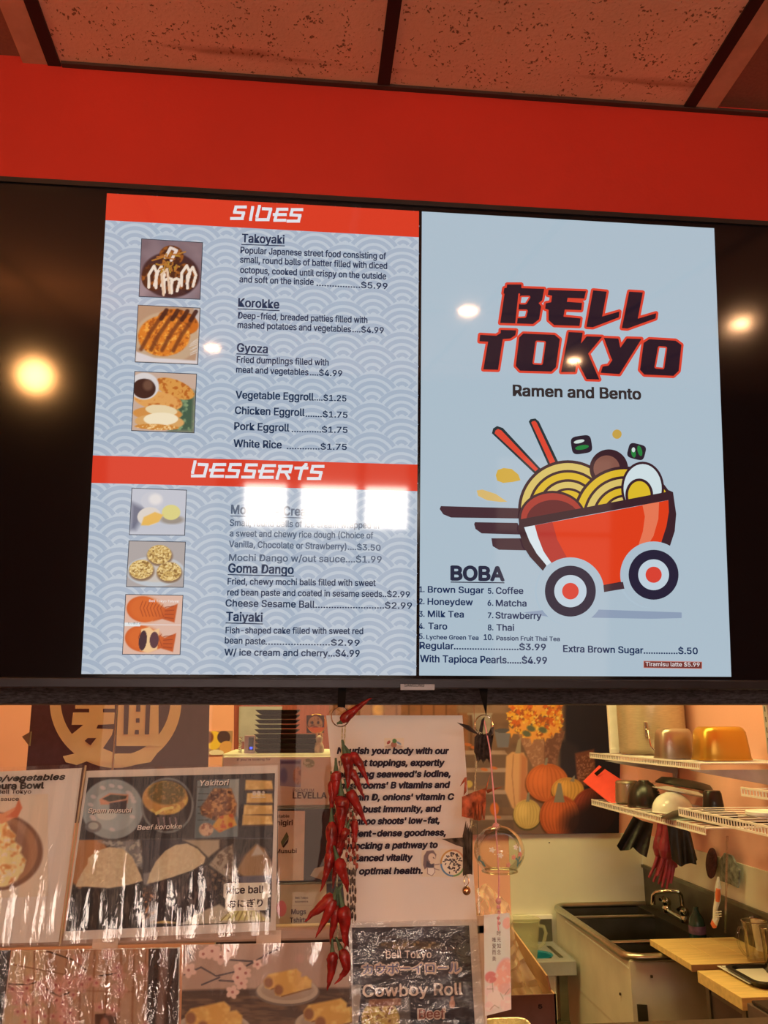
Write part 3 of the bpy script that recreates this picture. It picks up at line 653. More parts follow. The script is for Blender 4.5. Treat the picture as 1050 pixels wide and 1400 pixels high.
def f3(p):
    m = p.poly([(60, 30), (100, 30), (100, 100), (60, 100)], (70, 92, 72), 12); p.tex(m, (130, 150, 110), 8, .5, .7)
    m = p.ell(66, 26, 34, 15, (214, 150, 74), 20); p.tex(m, (180, 100, 40), 5)
    m = p.ell(40, 48, 40, 16, (220, 158, 88), 8); p.tex(m, (190, 110, 50), 7)
    m = p.ell(40, 70, 40, 12, (206, 140, 72), 0); p.ell(46, 64, 26, 9, (228, 206, 164), 4)
    m = p.ell(44, 84, 40, 13, (212, 160, 98)); p.ell(46, 79, 28, 11, (238, 222, 190), -3); p.tex(p.ell(40, 93, 36, 5, (200, 132, 60)), (240, 200, 140), 3)
    p.ell(16, 24, 24, 23, (214, 206, 204)); p.ell(16, 28, 19, 17, (70, 42, 34)); p.ell(22, 22, 8, 9, (110, 76, 60), soft=.6)
def d1(p):
    p.poly([(0, 30), (30, 45), (10, 90), (0, 90)], (110, 112, 130), 12); p.ell(76, 66, 22, 10, (150, 140, 130), soft=.5)
    p.ell(38, 26, 21, 20, (196, 196, 204), soft=.1); p.ell(44, 22, 12, 12, (224, 218, 216), soft=.6)
    p.ell(74, 50, 17, 17, (214, 204, 130), 0); p.ell(34, 60, 22, 20, (216, 206, 196), -20); p.poly([(20, 80), (24, 62), (44, 50), (60, 56), (52, 72), (34, 80)], (226, 178, 88), 3)
def d2(p):
    p.ell(50, 66, 52, 34, (186, 192, 198)); p.ell(50, 62, 44, 28, (196, 186, 176), soft=.15)
    for cx, cy in ((55, 28), (24, 62), (74, 66)):
        p.ell(cx+1, cy+4, 23, 22, (128, 100, 78), soft=.2); m = p.ell(cx, cy, 21.5, 21, (196, 160, 92)); p.tex(m, (232, 204, 140), 2.6, .45, .6); p.tex(m, (130, 92, 44), 3, .6, .7, .9, 4)
def d3(p):
    for dy, s in ((0, 0), (50, 1)):
        p.ell(32, 24+dy, 30, 22, (200, 88, 30), 8); p.poly([(55, 14+dy), (72, 22+dy), (92, 14+dy), (88, 46+dy), (66, 40+dy), (50, 44+dy)], (188, 80, 30), 2)
        m = p.ell(38, 24+dy, 30, 21, (214, 106, 42), 8, soft=.3, a=.6)
        for k in range(7): p.line([(30+k*6, 10+dy+k), (26+k*6, 22+dy), (32+k*6, 36+dy)], 1.3, (140, 52, 22), .8)
        for k in range(4): p.line([(70, 20+dy+k*6), (86, 18+dy+k*7)], 1.2, (140, 52, 22))
    p.poly([(30, 58), (44, 54), (52, 60), (62, 56), (60, 92), (44, 98), (30, 94)], (232, 190, 140), 2)
    p.ell(34, 77, 7, 17, (60, 34, 46), 4); p.ell(54, 76, 8, 14, (84, 50, 60)); p.line([(0, 50), (100, 50)], 1.2, (226, 214, 210)); p.poly([(0, 47), (28, 47), (28, 53), (0, 53)], (222, 226, 226), 1)
for q, f, b in [(((194.2, 327.2), (276.7, 332.4), (273, 409), (190.7, 405)), f1, (118, 98, 104)), (((189.5, 417.8), (273.2, 421.9), (269.9, 498), (185.3, 494.5)), f2, (176, 140, 112)),
                (((184.9, 508.5), (268.4, 512), (264.9, 591.5), (180.4, 588.3)), f3, (196, 168, 150)), (((181, 668), (254.6, 670.7), (252, 731.4), (177.5, 730.5)), d1, (190, 192, 202)),
                (((177, 740), (253.2, 741.6), (250.2, 802.5), (173.4, 801.6)), d2, (168, 160, 158)), (((172.5, 813.2), (249.8, 814.5), (245.7, 894.5), (168, 894)), d3, (214, 176, 158))]: pic(q, f, b)
T('Bell Tokyo Taiyaki', (204, 823), (245, 823.6), 3.2, S((232, 220, 216)), left, TV, 5*L, .01, 'menu_text')
T('たい焼き☆', (175, 853.5), (193, 853.6), 3, S((50, 50, 60)), left, TV, 5*L, .0, 'menu_text')
# ================================================================== FRONT OF THE COUNTER
YG = 1.402
GP = YP(YG-.006)                              # plane of the printed sheets
GLASS = thin_glass('clear_glass', (.98, .97, .95), .035, .005)
SLEEVE = thin_glass('crinkled_plastic_sleeve', (.96, .95, .94), .05, .05, .35, (1, 1, .16), .02, 55, bdist=.004)
SLEEVE2 = thin_glass('glossy_crinkled_sleeve', (.92, .9, .88), .12, .035, 1, (1, 1, .3), .0, 60, bdist=.006)
SLEEVE3 = thin_glass('glossy_creased_sleeve', (.92, .9, .88), .12, .035, 1, (.5, 1, 1), .0, 60, bdist=.006)
xj = onY(157, 1000, YG)[0]; gz0 = onY(600, 1396, YG)[2]; xr = onY(652, 1100, YG)[0]
gl = empty('window_1', (0, YG, gz0)); struct(gl)
MB().box((-1.6, YG, gz0), (xj-.0015, YG+.005, 1.64)).build('glass_pane', GLASS, gl)
MB().box((xj+.0015, YG, gz0), (xr, YG+.005, 1.64)).build('glass_pane', GLASS, gl)
MB().box((xj-.001, YG+.001, gz0), (xj+.001, YG+.004, 1.64)).build('edge_seal', pm('pane_edge', (.35, .18, .1), .3), gl)
# rail between the two rows of sheets
RAIL = pm('pink_toned_wood_rail', A((150, 100, 80)), .45, var=.12, scale=12, stretch=(1, 8, 8))
rz0, rz1 = onY(300, 1291, YG-.012)[2], onY(300, 1272, YG-.012)[2]
xe = onY(700, 1270, YG)[0]
rl = empty('counter_rail', (0, YG, rz0), 'pinkish brown wooden rail running across the glass between the two rows of picture sheets', 'rail')
MB().box((-1.6, YG-.004, rz0), (xe-.03, YG+.024, rz1)).build('rail_bar', RAIL, rl, bevel=.004)
for x0, x1 in ((125, 160), (350, 384)):
    a, b = onY(x0, 1290, YG-.012)[0], onY(x1, 1290, YG-.012)[0]
    MB().box((a, YG-.0055, rz0-.004), (b, YG-.004, rz1-.003)).build('tape', pm('beige_tape', A((184, 132, 108)), .5), rl)

def sheet(name, quad, label, cat, group=None, mat=None, off=0, under=None, t=.0012):
    P = [GP.pt(x, y, off) for x, y in quad]
    o = MB().slab([P[3], P[2], P[1], P[0]], (0, -1, 0), t).build(name, mat or M['paper']); return tag(o, label, cat, group)
def sleeve(quad, par, mat, off=.006, amp=.0015, nx=60, ny=40, waves=7, horiz=False, bow=0, seed=0):
    U, V = np.meshgrid(np.linspace(0, 1, nx+1), np.linspace(0, 1, ny+1)); (x0, y0), (x1, y1), (x2, y2), (x3, y3) = quad
    PX = (x0*(1-U)+x1*U)*(1-V)+(x3*(1-U)+x2*U)*V; PY = (y0*(1-U)+y1*U)*(1-V)+(y3*(1-U)+y2*U)*V
    P = GP.pts(PX, PY, off); W = V if horiz else U; Wo = U if horiz else V
    h = amp*(np.sin(W*waves*6.28+2*np.sin(Wo*2+seed)+seed)+.6*np.sin(W*waves*14+3*Wo+seed*2))*(.5+.5*vnoise(U*10, V*10, 3, 3+seed))
    h += bow*np.sin(V*PI)
    P[..., 1] -= h+amp; n = P.reshape(-1, 3)
    i = np.arange(len(n)).reshape(ny+1, nx+1); q = np.stack([i[1:, :-1], i[1:, 1:], i[:-1, 1:], i[:-1, :-1]], -1).reshape(-1, 4)
    m = MB(); m.v = [tuple(p) for p in n.tolist()]; m.f = [tuple(f) for f in q.tolist()]
    return m.build('plastic_sleeve', mat, par, True)
def gt(s, x0, y0, x1, y1, cap, c, par, off=.0022, bold=.02, name='lettering', shear=0):
    T(s, (x0, y0), (x1, y1), cap, ink(c), par, GP, off, bold, name, shear)

# --- A: tempura bowl sheet (left edge of the picture)
a = sheet('menu_sheet', [(-70, 1058), (112, 1050), (80, 1288), (-80, 1292)], 'white sleeved menu sheet at far left with handwriting above a tempura bowl', 'menu sheet', 'picture sheets on the glass')
p = Paint([(-60, 1090), (66, 1085), (66, 1225), (-60, 1230)], 90, 100, (206, 160, 136))
p.ell(-8, 1164, 67, 54, (122, 74, 56), 0, .05); p.ell(-10, 1163, 62, 50, (158, 98, 70), 0, .05); m = p.ell(-12, 1165, 52, 46, (140, 84, 62), 0, .1)
m = p.poly([(-40, 1120), (0, 1118), (10, 1124), (14, 1134), (22, 1142), (20, 1150), (30, 1158), (28, 1166), (36, 1176), (32, 1190), (22, 1204), (8, 1212), (-30, 1214)], (222, 172, 118), 3)
p.tex(m, (240, 206, 150), 7, .45, .65); p.tex(m, (196, 112, 62), 9, .6, .8, .9, 4)
p.poly([(-40, 1108), (4, 1112), (22, 1103), (30, 1105), (24, 1116), (4, 1126), (-40, 1124)], (206, 120, 84), 2); p.poly([(8, 1117), (20, 1108), (26, 1092), (31, 1104), (24, 1118)], (196, 92, 60), 2)
p.build('food_print', GP, .0016, WF, a)
gt('shrimp/vegetables', -46, 1069.5, 89, 1065.5, 7.5, (40, 28, 26), a, bold=.045, shear=.2); gt('tempura Bowl', -32, 1079, 60, 1077.5, 8, (40, 28, 26), a, bold=.05)
gt('Fried Bell Tokyo', -28, 1085.2, 43, 1084.6, 5.5, (60, 36, 34), a); gt('white sauce', -24, 1095, 26, 1094.5, 5, (60, 36, 34), a)
sleeve([(-75, 1052), (120, 1044), (84, 1291), (-85, 1294)], a, SLEEVE, waves=4, amp=.001)
MB().tube([GP.pt(119, 1046, .008), GP.pt(101, 1170, .009), GP.pt(84, 1289, .008)], .0016).build('sleeve_edge', pm('yellowed_plastic_edge', (.5, .42, .3), .2), a, True)

# --- B: rice ball sheet
b = sheet('menu_sheet', [(118, 1054), (380, 1046), (377, 1272), (86, 1286)], 'white bordered photo sheet of rice balls with spam musubi, korokke and yakitori above', 'menu sheet', 'picture sheets on the glass')
Q = [(121, 1063), (376, 1057), (370, 1260), (90, 1273)]
p = Paint(Q, 250, 200, (46, 34, 32))
p.tex(np.ones_like(p.X), (70, 46, 40), 14, .45, .8)
p.poly([(90, 1147), (140, 1147), (150, 1165), (110, 1215), (90, 1200)], (164, 96, 58), 4); m = p.poly([(135, 1150), (190, 1148), (200, 1190), (180, 1180), (160, 1160)], (120, 100, 96), 5); p.tex(m, (170, 140, 124), 4, .5, .7)
p.poly([(195, 1148), (262, 1148), (250, 1165), (215, 1180), (203, 1206), (195, 1200)], (58, 46, 50), 3); p.poly([(196, 1194), (206, 1192), (204, 1212), (196, 1208)], (120, 96, 92), 3)
m = p.poly([(104, 1212), (107, 1203), (114, 1190), (120, 1181), (121, 1173), (133, 1163), (150, 1158), (168, 1160), (181, 1171), (186, 1182), (193, 1197), (195, 1204), (175, 1210), (150, 1214), (122, 1212)], (196, 150, 116), 1.6)
p.tex(m, (206, 162, 128), 3, .45, .65, .7); p.tex(m, (182, 136, 104), 5, .6, .8, .5, 3)
m = p.poly([(201, 1208), (205, 1194), (213, 1178), (226, 1163), (240, 1155), (256, 1153), (270, 1160), (281, 1172), (279, 1180), (262, 1190), (238, 1198), (215, 1205)], (200, 154, 120), 1.6); p.tex(m, (208, 164, 130), 3, .45, .65, .7)
m = p.poly([(100, 1216), (128, 1214), (152, 1215), (196, 1206), (192, 1266), (93, 1271)], (38, 27, 25), 1.5); p.tex(m, (78, 56, 46), 5, .55, .75, 1, 2, .5, 3)
m = p.poly([(200, 1211), (238, 1200), (264, 1192), (283, 1182), (292, 1200), (300, 1230), (270, 1260), (194, 1264)], (48, 34, 36), 1.5); p.tex(m, (96, 66, 58), 4, .5, .75, 1, 6, .6, 2.5); p.tex(p.poly([(196, 1215), (215, 1212), (212, 1262), (194, 1262)], (60, 34, 26), 6), (190, 96, 50), 3, .6, .75)
m = p.poly([(250, 1148), (300, 1148), (300, 1160), (285, 1172), (270, 1158)], (170, 130, 104), 3)
m = p.poly([(286, 1182), (300, 1164), (318, 1154), (322, 1190), (318, 1206)], (158, 120, 98), 3); p.tex(m, (110, 78, 64), 5)
m = p.poly([(322, 1192), (336, 1168), (350, 1154), (362, 1160), (374, 1184), (372, 1198), (340, 1202)], (150, 96, 60), 4); p.poly([(344, 1170), (352, 1154), (362, 1168)], (180, 142, 122), 3)
m = p.poly([(325, 1198), (372, 1196), (372, 1208), (330, 1210)], (92, 74, 80), 3); p.tex(p.poly([(284, 1186), (320, 1206), (310, 1228), (290, 1216)], (44, 30, 30), 3), (110, 70, 50), 4)
p.poly([(246, 1264), (270, 1248), (300, 1236), (312, 1244), (372, 1240), (370, 1260)], (176, 138, 112), 3); m = p.poly([(300, 1258), (316, 1244), (345, 1242), (366, 1258)], (196, 158, 96), 2)
for k in range(8): p.line([(302+k*8, 1259), (314+k*6, 1246)], 1.6, (140, 106, 62))
p.poly([(205, 1262), (225, 1258), (246, 1262)], (200, 140, 80), 2); p.poly([(346, 1240), (372, 1222), (372, 1256)], (44, 32, 30), 3)
p.poly([(121, 1063), (376, 1057), (373, 1146), (108, 1148)], (44, 34, 36), 1.5)
m = p.ell(154, 1106, 42, 41, (140, 126, 122), 0, .05); p.ell(156, 1108, 30, 28, (156, 140, 134), 0, .1)
for k in range(14):
    t = rng.random()*6.3; p.ell(154+30*math.cos(t), 1104+30*math.sin(t), 4, 2.5, (196, 156, 146), 20, .5, .8)
p.poly([(136, 1093), (150, 1084), (176, 1086), (175, 1098), (155, 1100), (138, 1100)], (192, 116, 90), 1.5); p.poly([(140, 1092), (152, 1086), (174, 1088), (172, 1092), (150, 1096)], (66, 54, 46), 1.5); p.poly([(150, 1098), (174, 1094), (172, 1112), (150, 1110)], (60, 44, 48), 2)
p.ell(128, 1130, 11, 8, (110, 92, 90), 0, .2); p.ell(128, 1129, 7, 5, (160, 140, 130), 0, .3); p.ell(146, 1114, 14, 7, (190, 160, 146), 0, .3)
m = p.ell(229, 1101, 36, 38, (110, 94, 88), 0, .04); p.ell(229, 1101, 33, 35, (58, 42, 42), 0, .05)
m = p.ell(226, 1091, 31, 23, (186, 116, 58), 0, .08); p.tex(m, (210, 150, 74), 6, .5, .7); m = p.ell(228, 1084, 25, 16, (104, 76, 40), 0, .2); p.tex(m, (150, 96, 50), 3); p.line([(214, 1112), (224, 1106), (236, 1104)], 4, (220, 168, 96))
for x in (216, 224, 232, 240): p.line([(x, 1118), (x+2, 1132)], 2, (130, 92, 92))
p.poly([(270, 1067), (327, 1065), (325, 1144), (266, 1146)], (106, 100, 98), 1.2); p.poly([(310, 1066), (327, 1065), (326, 1120)], (150, 130, 120), 2); 
for k in range(6): p.line([(271, 1076+k*9), (285, 1076+k*9)], 1.4, (70, 64, 64))
m = p.poly([(283, 1092), (292, 1078), (316, 1078), (324, 1100), (322, 1116), (300, 1124), (276, 1114), (274, 1104)], (128, 70, 44), 3); p.tex(m, (190, 116, 68), 4, .5, .7); p.tex(m, (70, 34, 24), 5, .6, .75, .9, 5)
m = p.poly([(290, 1130), (300, 1116), (318, 1112), (324, 1128), (300, 1138)], (206, 130, 56), 2); p.tex(m, (190, 80, 46), 6); m = p.ell(282, 1134, 10, 9, (200, 142, 112), 0, .2); p.tex(m, (140, 80, 66), 4)
for y, w in ((1074, 1), (1092, 0), (1108, 2), (1122, 3)):
    x0 = 338-w*2; m = p.poly([(x0, y-8), (372, y-7), (373, y+5), (x0-1, y+6)], (200, 136, 74), 2); p.tex(m, (220, 160, 96), 8, .5, .8); p.line([(x0, y+6.5), (373, y+6)], 1.4, (96, 56, 34))
p.line([(108, 1147.5), (374, 1146)], 1, (90, 80, 78), .6)
p.build('food_print', GP, .0016, WF, b)
for s, x0, y0, x1, y1, cp in (('Spam musubi', 121, 1111, 180, 1110.5, 6), ('Beef korokke', 188, 1134.5, 249, 1132.5, 6.4), ('Yakitori', 273.5, 1074, 313, 1073, 7.4)):
    gt(s, x0+.8, y0+.9, x1+.8, y1+.9, cp, (40, 28, 28), b, .0022, .03, shear=.15); gt(s, x0, y0, x1, y1, cp, (226, 194, 172), b, .0025, .022, shear=.15)
gt('春巻き', 345, 1087.6, 362, 1087, 6, (226, 194, 172), b); gt('harumaki', 344, 1091, 363, 1090.6, 2.2, (226, 194, 172), b)
flat('caption_box', [[(306, 1209), (309, 1207), (366, 1206), (368, 1208), (368.5, 1226), (366, 1228), (366, 1242), (364, 1244), (311, 1245), (308, 1243), (308, 1229), (305.5, 1226)]], GP, .0021, ink((214, 174, 150)), b)
gt('Rice ball', 310, 1221.6, 360.5, 1220.2, 10, (52, 34, 34), b, .0026, .03); gt('おにぎり', 312, 1240.5, 359, 1239, 11, (52, 34, 34), b, .0026)
sleeve([(110, 1051), (384, 1043), (382, 1276), (84, 1289)], b, SLEEVE, waves=6, amp=.0016, seed=2)

# --- D: the white sign about toppings
d = sheet('paper_sign', [(446, 978), (632, 978), (652, 1261), (474, 1263)], 'large white paper sign in bold black italics about toppings and good health, behind the chilies', 'sign', off=.0012)
lines = [('Nourish your body with our', 461, 1030.3, 613, 1030.5), ('vibrant toppings, expertly', 463, 1046.8, 607, 1046.6), ('blending seaweed\'s iodine,', 462, 1062.8, 615, 1061.6),
 ('mushrooms\' B vitamins and', 461, 1078, 614.5, 1076.6), ('vitamin D, onions\' vitamin C', 464, 1094, 620, 1093), ('for robust immunity, and', 465, 1110.6, 602.5, 1109), ('bamboo shoots\' low-fat,', 470, 1127, 600, 1125),
 ('nutrient-dense goodness,', 465, 1143.6, 608.5, 1141.6), ('unlocking a pathway to', 468, 1160.4, 597.5, 1158.4), ('balanced vitality', 474, 1177, 563.5, 1175.6), ('and optimal health.', 465, 1195, 577, 1193.6)]
for s, x0, y0, x1, y1 in lines: gt(s, x0, y0, x1, y1, 8.2, (38, 24, 34), d, .0036, .05, 'lettering', .18)
p = Paint([(525, 1009), (552, 1009), (552, 1024), (525, 1024)], 40, 24, (206, 160, 136))
p.ell(538, 1021, 12, 3, (120, 70, 60), a=.35); p.ell(538, 1018, 4, 4, (150, 80, 60)); p.ell(539, 1013, 3, 3, (80, 100, 50)); p.ell(531, 1015, 2, 3, (150, 60, 50), 40); p.ell(545, 1016, 4, 1.4, (120, 120, 130), 30); p.build('small_emblem', GP, .0034, WF, d)
p = Paint([(576, 1162), (600, 1162), (601, 1198), (576, 1198)], 60, 90, (206, 160, 136)); SKN = (206, 158, 136)
p.poly([(579, 1170), (583, 1163), (592, 1162), (596, 1168), (595, 1174), (588, 1176), (586, 1184), (580, 1188), (578, 1182)], (112, 78, 74), 1); p.ell(590, 1172, 5, 6, SKN, soft=.2); p.line([(592, 1172), (593, 1173)], 1.2, (60, 40, 40)); p.poly([(583, 1176), (589, 1181), (593, 1180), (593, 1188), (587, 1187), (582, 1184)], (74, 56, 60), 1)
p.poly([(584, 1186), (595, 1186), (594, 1195), (587, 1197), (583, 1192)], (216, 176, 156), 1); p.line([(584, 1186), (584, 1194), (590, 1197), (594, 1192), (594, 1186)], .8, (120, 80, 76)); p.line([(593, 1182), (600, 1181)], 1.2, (130, 90, 84)); p.line([(593, 1187), (600, 1189)], 1, (130, 90, 84)); p.build('figure_drawing', GP, .0034, WF, d)
p = Paint([(601, 1160), (636, 1160), (636, 1199), (601, 1199)], 100, 110, (206, 160, 136))
p.ell(618.5, 1179.5, 17, 18.5, (214, 170, 146), soft=.05)
for k in range(40):
    t0 = 2*PI*k/40; c = [(106, 120, 70), (84, 100, 120), (184, 116, 60), (190, 120, 90)][k//10]; p.line([(618.5+16*math.cos(t0), 1179.5+17.5*math.sin(t0)), (618.5+16*math.cos(t0+.16), 1179.5+17.5*math.sin(t0+.16))], 2.2, c)
for k in range(64):
    t, r = rng.random()*6.3, 13*math.sqrt(rng.random()); x, y = 618.5+r*math.cos(t), 1179.5+1.1*r*math.sin(t); p.ell(x, y, 1.6, .8, (60, 44, 46), rng.random()*180, .5)
p.build('vegetable_badge', GP, .0034, WF, d)

# --- E, F, G: sleeved pictures under the rail
e = sheet('picture_sheet', [(16, 1300), (246, 1295), (244, 1420), (0, 1420)], 'cherry blossom and paper lattice print in creased plastic below the rail', 'picture sheet', 'picture sheets on the glass')
p = Paint([(17, 1300), (245, 1296), (243, 1418), (2, 1418)], 220, 120, (196, 142, 108))
p.poly([(62, 1290), (210, 1290), (210, 1420), (62, 1420)], (176, 118, 90), 6)
for x in (48, 70, 92, 112, 130, 148, 166, 184, 200): p.line([(x, 1290), (x-4, 1420)], 3, (150, 88, 62), .8, 2)
p.line([(0, 1352), (210, 1356)], 2.5, (150, 88, 62), .6, 2); p.line([(17, 1318), (120, 1338)], 2, (140, 84, 60), .7)
p.poly([(204, 1290), (250, 1290), (246, 1420), (200, 1420)], (60, 38, 34), 3); p.poly([(220, 1290), (232, 1290), (224, 1420), (212, 1420)], (120, 72, 58), 4)
p.poly([(130, 1386), (160, 1384), (160, 1420), (130, 1420)], (92, 50, 38), 2); p.ell(143, 1400, 6, 9, (150, 80, 60), soft=.4)
for a_ in ([(12, 1345), (38, 1346), (50, 1342)], [(12, 1348), (28, 1360), (38, 1374)], [(65, 1300), (100, 1312), (118, 1326)], [(64, 1352), (82, 1362), (96, 1356)], [(136, 1334), (160, 1330)]): p.line(a_, 2, (84, 56, 48))
for k in range(46):
    x, y = rng.random()*190+10, 1302+rng.random()*110
    if rng.random() < .5: x = 20+rng.random()*75; y = 1335+rng.random()*70
    r = 4+rng.random()*7
    for j in range(5): p.ell(x+r*.6*math.cos(j*1.26), y+r*.6*math.sin(j*1.26), r*.6, r*.5, (206, 128, 112), j*72, .5, .55)
    p.ell(x, y, 2, 2, (168, 70, 70), soft=.6, a=.7)
p.build('blossom_print', GP, .0016, WF, e)
sleeve([(13, 1297), (248, 1293), (246, 1420), (0, 1420)], e, SLEEVE2, waves=5, amp=.0014, seed=1, nx=110, ny=50)
g = sheet('picture_sheet', [(-80, 1302), (15, 1299), (0, 1420), (-80, 1420)], 'dark sleeved print at the lower left edge, beside the blossom print', 'picture sheet', 'picture sheets on the glass', ink((50, 40, 38)), off=.001)
sleeve([(-82, 1300), (16, 1297), (2, 1420), (-80, 1420)], g, SLEEVE2, waves=2, amp=.0011, seed=4)
f = sheet('picture_sheet', [(251, 1292), (479, 1288), (482, 1420), (247, 1420)], 'print of fried egg rolls on plates under a blossom branch, below the rail', 'picture sheet', 'picture sheets on the glass')
p = Paint([(251, 1292), (479, 1288), (482, 1418), (247, 1418)], 220, 124, (166, 112, 92))
p.tex(np.ones_like(p.X), (176, 124, 104), 60, .3, .8); p.poly([(240, 1354), (300, 1352), (490, 1350), (490, 1420), (240, 1420)], (70, 40, 30), 4); p.tex(p.poly([(240, 1360), (490, 1356), (490, 1420), (240, 1420)], (76, 44, 32), 8), (112, 68, 46), 20, .4, .7, 1, 3, 1, .2)
for a_ in ([(252, 1332), (275, 1322), (296, 1334), (322, 1328), (345, 1316), (382, 1295)], [(262, 1310), (256, 1296)], [(300, 1340), (330, 1342)], [(315, 1312), (345, 1314)], [(276, 1346), (300, 1336)]): p.line(a_, 2.4, (84, 60, 60))
for cx, cy, r in [(258, 1326, 9), (290, 1300, 10), (302, 1308, 9), (312, 1300, 9), (328, 1324, 8), (336, 1330, 7), (330, 1344, 8), (318, 1356, 8), (352, 1318, 6), (325, 1336, 7), (278, 1304, 6)]:
    for j in range(5): p.ell(cx+r*.6*math.cos(j*1.26+cx), cy+r*.6*math.sin(j*1.26+cx), r*.62, r*.45, (218, 154, 134), j*72+20, .4)
    p.ell(cx, cy, 2, 2, (170, 90, 80), soft=.5)
for cx, cy in ((410, 1310), (428, 1308), (365, 1310)): p.ell(cx, cy, 6, 6, (186, 116, 100), soft=.8, a=.6)
def rolls(cx, cy, s, par=None):
    p.ell(cx, cy+6*s, 44*s, 19*s, (110, 78, 66), 0, .05); p.ell(cx, cy+4*s, 42*s, 18*s, (178, 134, 110), 0, .05); p.ell(cx, cy+3*s, 36*s, 14*s, (160, 116, 94), 0, .1)
    for dx, dy in ((-6, -12), (8, -2)):
        m = p.poly([(cx+(dx-26)*s, cy+(dy+2)*s), (cx+(dx-20)*s, cy+(dy-6)*s), (cx+(dx+18)*s, cy+(dy-14)*s), (cx+(dx+25)*s, cy+(dy-8)*s), (cx+(dx+24)*s, cy+(dy+2)*s), (cx+(dx-16)*s, cy+(dy+14)*s), (cx+(dx-24)*s, cy+(dy+12)*s)], (204, 132, 62), 3)
        p.tex(m, (222, 158, 84), 10, .45, .8); p.ell(cx+(dx-20)*s, cy+(dy+5)*s, 6*s, 7*s, (140, 76, 44), 0, .5); p.line([(cx+(dx-16)*s, cy+(dy+14)*s), (cx+(dx+24)*s, cy+(dy+3)*s)], 2, (120, 66, 38), .7)
rolls(393, 1350, 1.0); rolls(292, 1400, 1.2); rolls(452, 1394, 1.15)
p.build('food_print', GP, .0016, WF, f)
sleeve([(249, 1290), (481, 1286), (484, 1420), (245, 1420)], f, SLEEVE, waves=4, amp=.0008, seed=6)
# --- C: roll sheet
c = sheet('menu_sheet', [(476, 1263), (652, 1258), (663, 1420), (480, 1420)], 'dark glossy sleeved sheet advertising a beef roll, below the white sign', 'menu sheet', 'picture sheets on the glass', off=.0002)
p = Paint([(481, 1268), (641, 1265), (650, 1418), (484, 1418)], 150, 130, (46, 36, 40)); p.tex(np.ones_like(p.X), (64, 48, 52), 20, .4, .8)
p.poly([(478, 1346), (494, 1346), (490, 1400), (478, 1400)], (176, 136, 118), 2); m = p.poly([(500, 1366), (560, 1366), (562, 1420), (494, 1420)], (106, 82, 74), 2)
m = p.ell(520, 1393, 26, 25, (196, 136, 62), 0, .1); p.tex(m, (222, 174, 96), 5, .5, .7); p.tex(m, (130, 70, 36), 6, .6, .75, .9, 4); m = p.poly([(505, 1366), (548, 1364), (548, 1374), (503, 1376)], (150, 84, 62), 2); p.tex(m, (196, 130, 96), 4)
m = p.ell(560, 1292, 44, 6, (84, 56, 40), 0, .5); p.tex(m, (150, 96, 54), 4); p.ell(618, 1372, 4, 6, (190, 110, 80)); p.ell(618, 1364, 2.5, 3, (190, 110, 80))
p.build('food_print', GP, .0016, WF, c)
PEA = (214, 158, 134)
gt('Bell Tokyo', 527.5, 1309.5, 589.5, 1309, 10, PEA, c, .0022, .012); gt('カウボーイロール', 495, 1332.5, 630, 1330, 16, PEA, c, .0021, .075); gt('カウボーイロール', 496.5, 1331, 628.5, 1328.6, 13.4, (104, 88, 112), c, .0025, .012)
gt('Cowboy Roll', 494.5, 1363.6, 633.5, 1360.6, 17.6, (40, 28, 32), c, .002, .05); gt('Cowboy Roll', 496, 1362, 632, 1359, 16, PEA, c, .0025, .02)
gt('Beef', 571.5, 1392.6, 609, 1391.6, 13.4, PEA, c, .002, .06); gt('Beef', 573, 1391.6, 607.6, 1390.6, 12, (150, 74, 62), c, .0025, .02)
sleeve([(475, 1259), (653, 1255), (664, 1420), (479, 1420)], c, SLEEVE3, waves=3, amp=.0009, horiz=True, seed=3, nx=60, ny=110)
# blank sheet edge beside it
tag(MB().slab([GP.pt(x, y, -.002) for x, y in ((645, 1420), (667, 1420), (662, 1252), (640, 1252))], (0, -1, 0), .0015).build('backing_sheet', pm('pink_backing_sheet', A((196, 146, 122)), .6)), 'plain pinkish backing sheet showing as a strip right of the roll sheet', 'sheet')

# ================================================================== HANGING STRINGS
YH = 1.315; HP = YP(YH)
def hp(x, y, o=0): return HP.pt(x, y, o)
PXM_ = float(np.linalg.norm(hp(500, 1100)-hp(501, 1100)))     # metres per photograph pixel here
STRAPM = pm('matt_black_strap', (.006, .006, .007), .8, spec=.1)
CORD = pm('twisted_hemp_cord', A((170, 130, 96)), .8, var=.4, scale=400)
RING = pm('steel_ring', (.6, .55, .5), .2, metal=1)
def ring(cx, cy, rx, ry, w=.0009, mat=RING, name='split_ring', par=None):
    return MB().tube([hp(cx+rx*math.cos(t), cy+ry*math.sin(t), .002*math.sin(t)) for t in [2*PI*k/28 for k in range(29)]], w, 8, False).build(name, mat, par, True)
def strap(par, q, th=.003):
    mt = STRAPM
    P = [hp(x, y) for x, y in q]; MB().slab([P[3], P[2], P[1], P[0]], (0, -1, 0), th).build('black_strap', mt, par)
cs = empty('chili_string', hp(466, 1345), 'long string of dried red chilies hanging on a ring in front of the white sign', 'chili string')
strap(cs, [(462.5, 936), (473.5, 936), (472, 967), (461.5, 967)]); ring(465.5, 980, 12.5, 13.5, par=cs)
